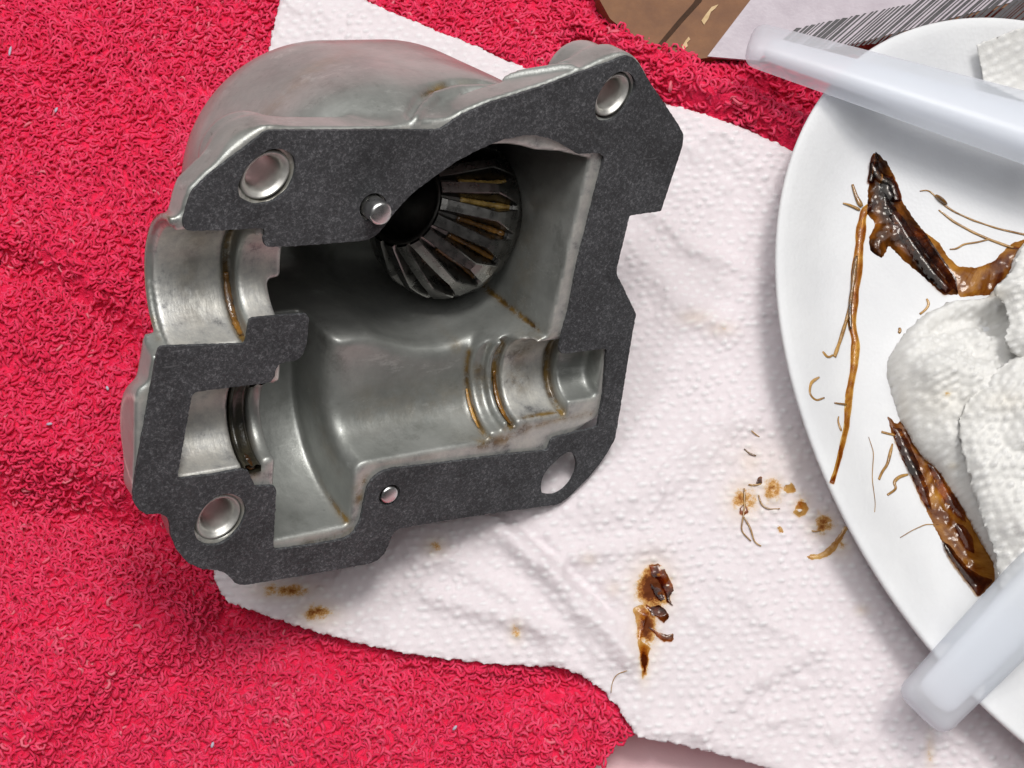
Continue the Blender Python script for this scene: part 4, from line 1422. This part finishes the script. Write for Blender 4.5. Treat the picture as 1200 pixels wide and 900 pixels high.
def lobe_z(h0, sd, ang0):
    def f(x, y, d):
        rise_ = 1 - np.exp(-d / 6.0)
        wx_ = x + 4.0 * value_noise(x / 14, y / 14, sd, 2)
        wy2 = y + 4.0 * value_noise(x / 14 + 7, y / 14, sd + 1, 2)
        cre = 0
        for ang, wl, am in ((ang0, 21, 4.6), (ang0 + 1.3, 14, 2.6), (ang0 + 2.2, 9, 1.6), (ang0 + 0.7, 6, 0.9)):
            q = ((wx_ * math.cos(ang) + wy2 * math.sin(ang)) / wl + 0.3) % 1.0
            cre = cre + am * (np.abs(q - 0.5) * 2 - 0.5)
        return h0 + 2.2 * (1 - np.exp(-d / 2.0)) + rise_ * (3.5 + cre) + 1.2 * emboss(x, y, (2.1, 1.5), sd, ang0) + 0.35 * value_noise(x / 0.8, y / 0.8, sd + 2, 2)
    return f


for k_, (pl, zf_, em) in enumerate(((CR_PX, crumple_z, (9, 0.6)), (LOBE1, lobe_z(15.0, 81, 0.9), (81, 0.9)), (LOBE2, lobe_z(16.0, 91, 0.2), (91, 0.2)))):
    q_ = tab(pl, 8.0 if k_ == 0 else 16.0)[:, :2]
    q_ = smooth_path(np.vstack([q_, q_[:1]]), 0.8, 2)[:-1]
    CV, CF, cd = sheet(q_, 0.42, zf_, jag=0.45, seed=60 + k_)
    cp = to_px(CV)
    cst = np.zeros(len(CV))
    for cx, cy, rx, ry, am in ((1110, 462, 7, 5, 0.55), (1100, 470, 40, 26, 0.16), (1117, 546, 6, 4, 0.55), (1060, 480, 8, 30, 0.2), (1180, 470, 30, 12, 0.2), (1165, 345, 14, 8, 0.35)):
        cst = np.maximum(cst, am * np.exp(-(((cp[:, 0] - cx) / rx) ** 2 + ((cp[:, 1] - cy) / ry) ** 2)))
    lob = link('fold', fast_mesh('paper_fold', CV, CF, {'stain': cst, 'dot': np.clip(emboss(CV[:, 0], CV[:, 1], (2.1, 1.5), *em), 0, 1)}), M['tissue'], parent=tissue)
    sl_ = lob.modifiers.new('thickness', 'SOLIDIFY')
    sl_.thickness = 0.3 * S

NAP_PX = [(1145, 52), (1170, 42), (1200, 32), (1260, 16), (1280, 120), (1200, 118), (1175, 106), (1154, 96), (1150, 74)]
nap = on_surface(NAP_PX, pz, 4.0)[:, :2]
NV, NF, nd = sheet(nap, 0.4, lambda x, y, d: pz(x, y) + 3.2 + 0.5 * emboss(x, y, (2.2, 1.8), 15, 0.3) + 0.05 * (x - 95) + 0.2 * value_noise(x / 0.9, y / 0.9, 50), jag=0.15)
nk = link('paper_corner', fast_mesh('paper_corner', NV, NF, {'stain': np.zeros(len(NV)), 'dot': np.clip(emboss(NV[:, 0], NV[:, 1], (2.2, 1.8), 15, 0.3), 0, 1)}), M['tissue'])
tag(nk, 'corner of a clean white embossed paper towel at the top of the plate', 'paper towel')
s2 = nk.modifiers.new('thickness', 'SOLIDIFY')
s2.thickness = 0.3 * S


# ------------------------------------------------------------------ frosted plastic handles
def handle(p0, p1, w0, w1, h0, h1, label, name='plastic_handle'):
    """round-ended tapered bar from p0 (tip) to p1, hollow look through an inner core"""
    p0, p1 = np.array(p0, float), np.array(p1, float)
    ax = p1 - p0
    Lg = np.linalg.norm(ax)
    ax /= Lg
    side = np.cross((0, 0, 1.0), ax)
    side /= np.linalg.norm(side)
    up = np.cross(ax, side)

    def bar(inset, tip, pw, sides=40):
        V_, F_ = [], []
        st_ = [0.0, 0.25, 0.8, 1.6, 2.6, 3.6] + list(np.linspace(5, Lg - tip, 18))
        for s_ in st_:
            q = s_ / Lg
            w_ = (w0 + (w1 - w0) * q) / 2 - inset
            h_ = (h0 + (h1 - h0) * q) / 2 - inset
            rnd = 2.6
            sh = 1.0
            if s_ < rnd:
                sh_ = 1 - math.sqrt(max(0, 1 - ((rnd - s_) / rnd) ** 2))
                w_ -= rnd * sh_
                h_ -= rnd * sh_ * 0.8
            for k_ in range(sides):
                a = 2 * math.pi * k_ / sides
                ca_, sa_ = math.cos(a), math.sin(a)
                x_ = math.copysign(abs(ca_) ** (2 / pw), ca_) * max(w_, 0.2)
                y_ = math.copysign(abs(sa_) ** (2 / pw), sa_) * max(h_, 0.2)
                V_.append(p0 + ax * (s_ + tip) + side * x_ + up * y_)
        n_ = len(st_)
        for i in range(n_ - 1):
            for k_ in range(sides):
                k2 = (k_ + 1) % sides
                F_.append((i * sides + k_, i * sides + k2, (i + 1) * sides + k2, (i + 1) * sides + k_))
        F_.append(tuple(range(sides))[::-1])
        F_.append(tuple(range((n_ - 1) * sides, n_ * sides)))
        return V_, F_
    root = empty(name, Matrix.Translation(Vector(p0 * S)))
    tag(root, label, 'plastic handle', 'frosted plastic handles lying on the plate')
    V_, F_ = bar(0.0, 0.0, 3.2)
    link('shell', py_mesh('shell', [v - p0 for v in V_], F_), M['plastic'], parent=root)
    V_, F_ = bar(1.9, 3.4, 3.0)
    link('inner_core', py_mesh('inner_core', [v - p0 for v in V_], F_), M['core'], parent=root)
    return root


def mid(pa, pb, h):
    return tab([((pa[0] + pb[0]) / 2, (pa[1] + pb[1]) / 2)], h)[0]


handle(mid((869, 56), (886, 44), 19.5), mid((1262, 128), (1262, 208), 22.5), 8.8, 15.2, 7.0, 9.5, 'long frosted plastic handle lying across the top of the foam plate')
handle(mid((1057, 812), (1098, 862), 15.0), mid((1236, 596), (1310, 672), 20.0), 12.0, 15.0, 7.5, 9.0, 'short frosted plastic handle poking out below the crumpled paper')

# ------------------------------------------------------------------ cardboard box with barcode
BZ = 6.5


def slab(name, px, z0, z1, mat, parent=None):
    q = tab(px, z1)[:, :2]
    n_ = len(q)
    V_ = [(x, y, z1) for x, y in q] + [(x, y, z0) for x, y in q]
    F_ = [tuple(range(n_)), tuple(range(n_, 2 * n_))[::-1]] + [(i, n_ + i, n_ + (i + 1) % n_, (i + 1) % n_) for i in range(n_)]
    return link(name, py_mesh(name, V_, F_), mat, parent=parent, smooth=False)


box = empty('cardboard_box', Matrix.Identity(4))
tag(box, 'brown cardboard box with a white barcode label behind the red towel', 'box')
slab('panel', [(688, -60), (700, -5), (715, 22), (745, 46), (800, 72), (826, 68), (1010, 50), (1230, -4), (1230, -60)], -8.0, BZ, M['board'], box)
slab('slit', [(769, 54), (776, 54), (800, 26), (822, 2), (826, -8), (819, -8), (812, 4), (794, 24)], BZ - 0.5, BZ + 0.08, M['slit'], box)
slab('torn_patch', [(799, 55), (803, 48), (807, 43), (809, 46), (805, 50), (806, 54), (801, 58)], BZ - 0.5, BZ + 0.25, M['tear'], box)
slab('torn_patch', [(822, 24), (827, 17), (834, 8), (842, 5), (838, 10), (833, 14), (830, 22), (825, 29)], BZ - 0.5, BZ + 0.25, M['tear'], box)
lab = slab('label', [(829, 66), (884, -6), (905, -40), (1225, -70), (1225, -8), (1010, 49), (900, 72)], BZ - 0.3, BZ + 0.3, M['label'], box)
# bars of the code: flat print of slanting stripes
r_ = random.Random(5)
V, F = [], []


def quad_px(a, b, c, d):
    q = tab([a, b, c, d], BZ + 0.36)
    i = len(V)
    V.extend([tuple(p) for p in q])
    F.append((i, i + 1, i + 2, i + 3))


x = 888.0
while x < 1215:
    wd = r_.choice([2.0, 2.6, 3.6, 5.0, 6.5])
    yb = 66 - (x - 888) * 0.155
    yt = yb - 42
    sl = 1.15
    # upper border of the code climbs to the right
    top_lim = 33 - (x - 886) * 0.235
    yt = max(yt, top_lim) if x < 1010 else -60
    yb2 = yb + 6
    quad_px((x, yb2), (x + wd, yb2), (x + wd + (yb2 - yt) * sl, yt), (x + (yb2 - yt) * sl, yt))
    x += wd + r_.choice([2.2, 2.8, 4.0, 5.5])
bars = link('barcode', py_mesh('barcode', V, F), M['ink'], parent=lab, smooth=False)
tag(bars, 'slanting black bars of a barcode')

# lint caught in the towel
for i, (q, lb) in enumerate((((12, 60), 'small grey lint fleck near the upper left of the towel'), ((66, 129), 'pale lint fleck on the towel left of the domed housing'), ((126, 455), 'grey lint crumb on the towel left of the lower boss'),
                             ((58, 497), 'white lint crumb low on the left of the towel'), ((249, 873), 'white lint speck near the bottom of the towel'), ((533, 853), 'cream lint speck on the towel below the paper towel'))):
    rr = random.Random(i + 40)
    c_ = on_surface([q], towel_z, 1.6)[0]
    a = rr.uniform(0, 3.14)
    Lh = 0.5 + 0.7 * rr.random() * (1 if i < 2 else 0.3)
    pth = [c_ + np.array((math.cos(a), math.sin(a), 0.1)) * s_ * Lh + np.array((0, 0, 0.15 * (1 - s_ * s_))) for s_ in np.linspace(-1, 1, 7)]
    V, F = tube(pth, [0.12, 0.25, 0.3, 0.32, 0.3, 0.25, 0.1], 7, 0.8)
    tag(link('lint_fleck', py_mesh('lint_fleck', V, F), M['lint']), lb, 'lint')
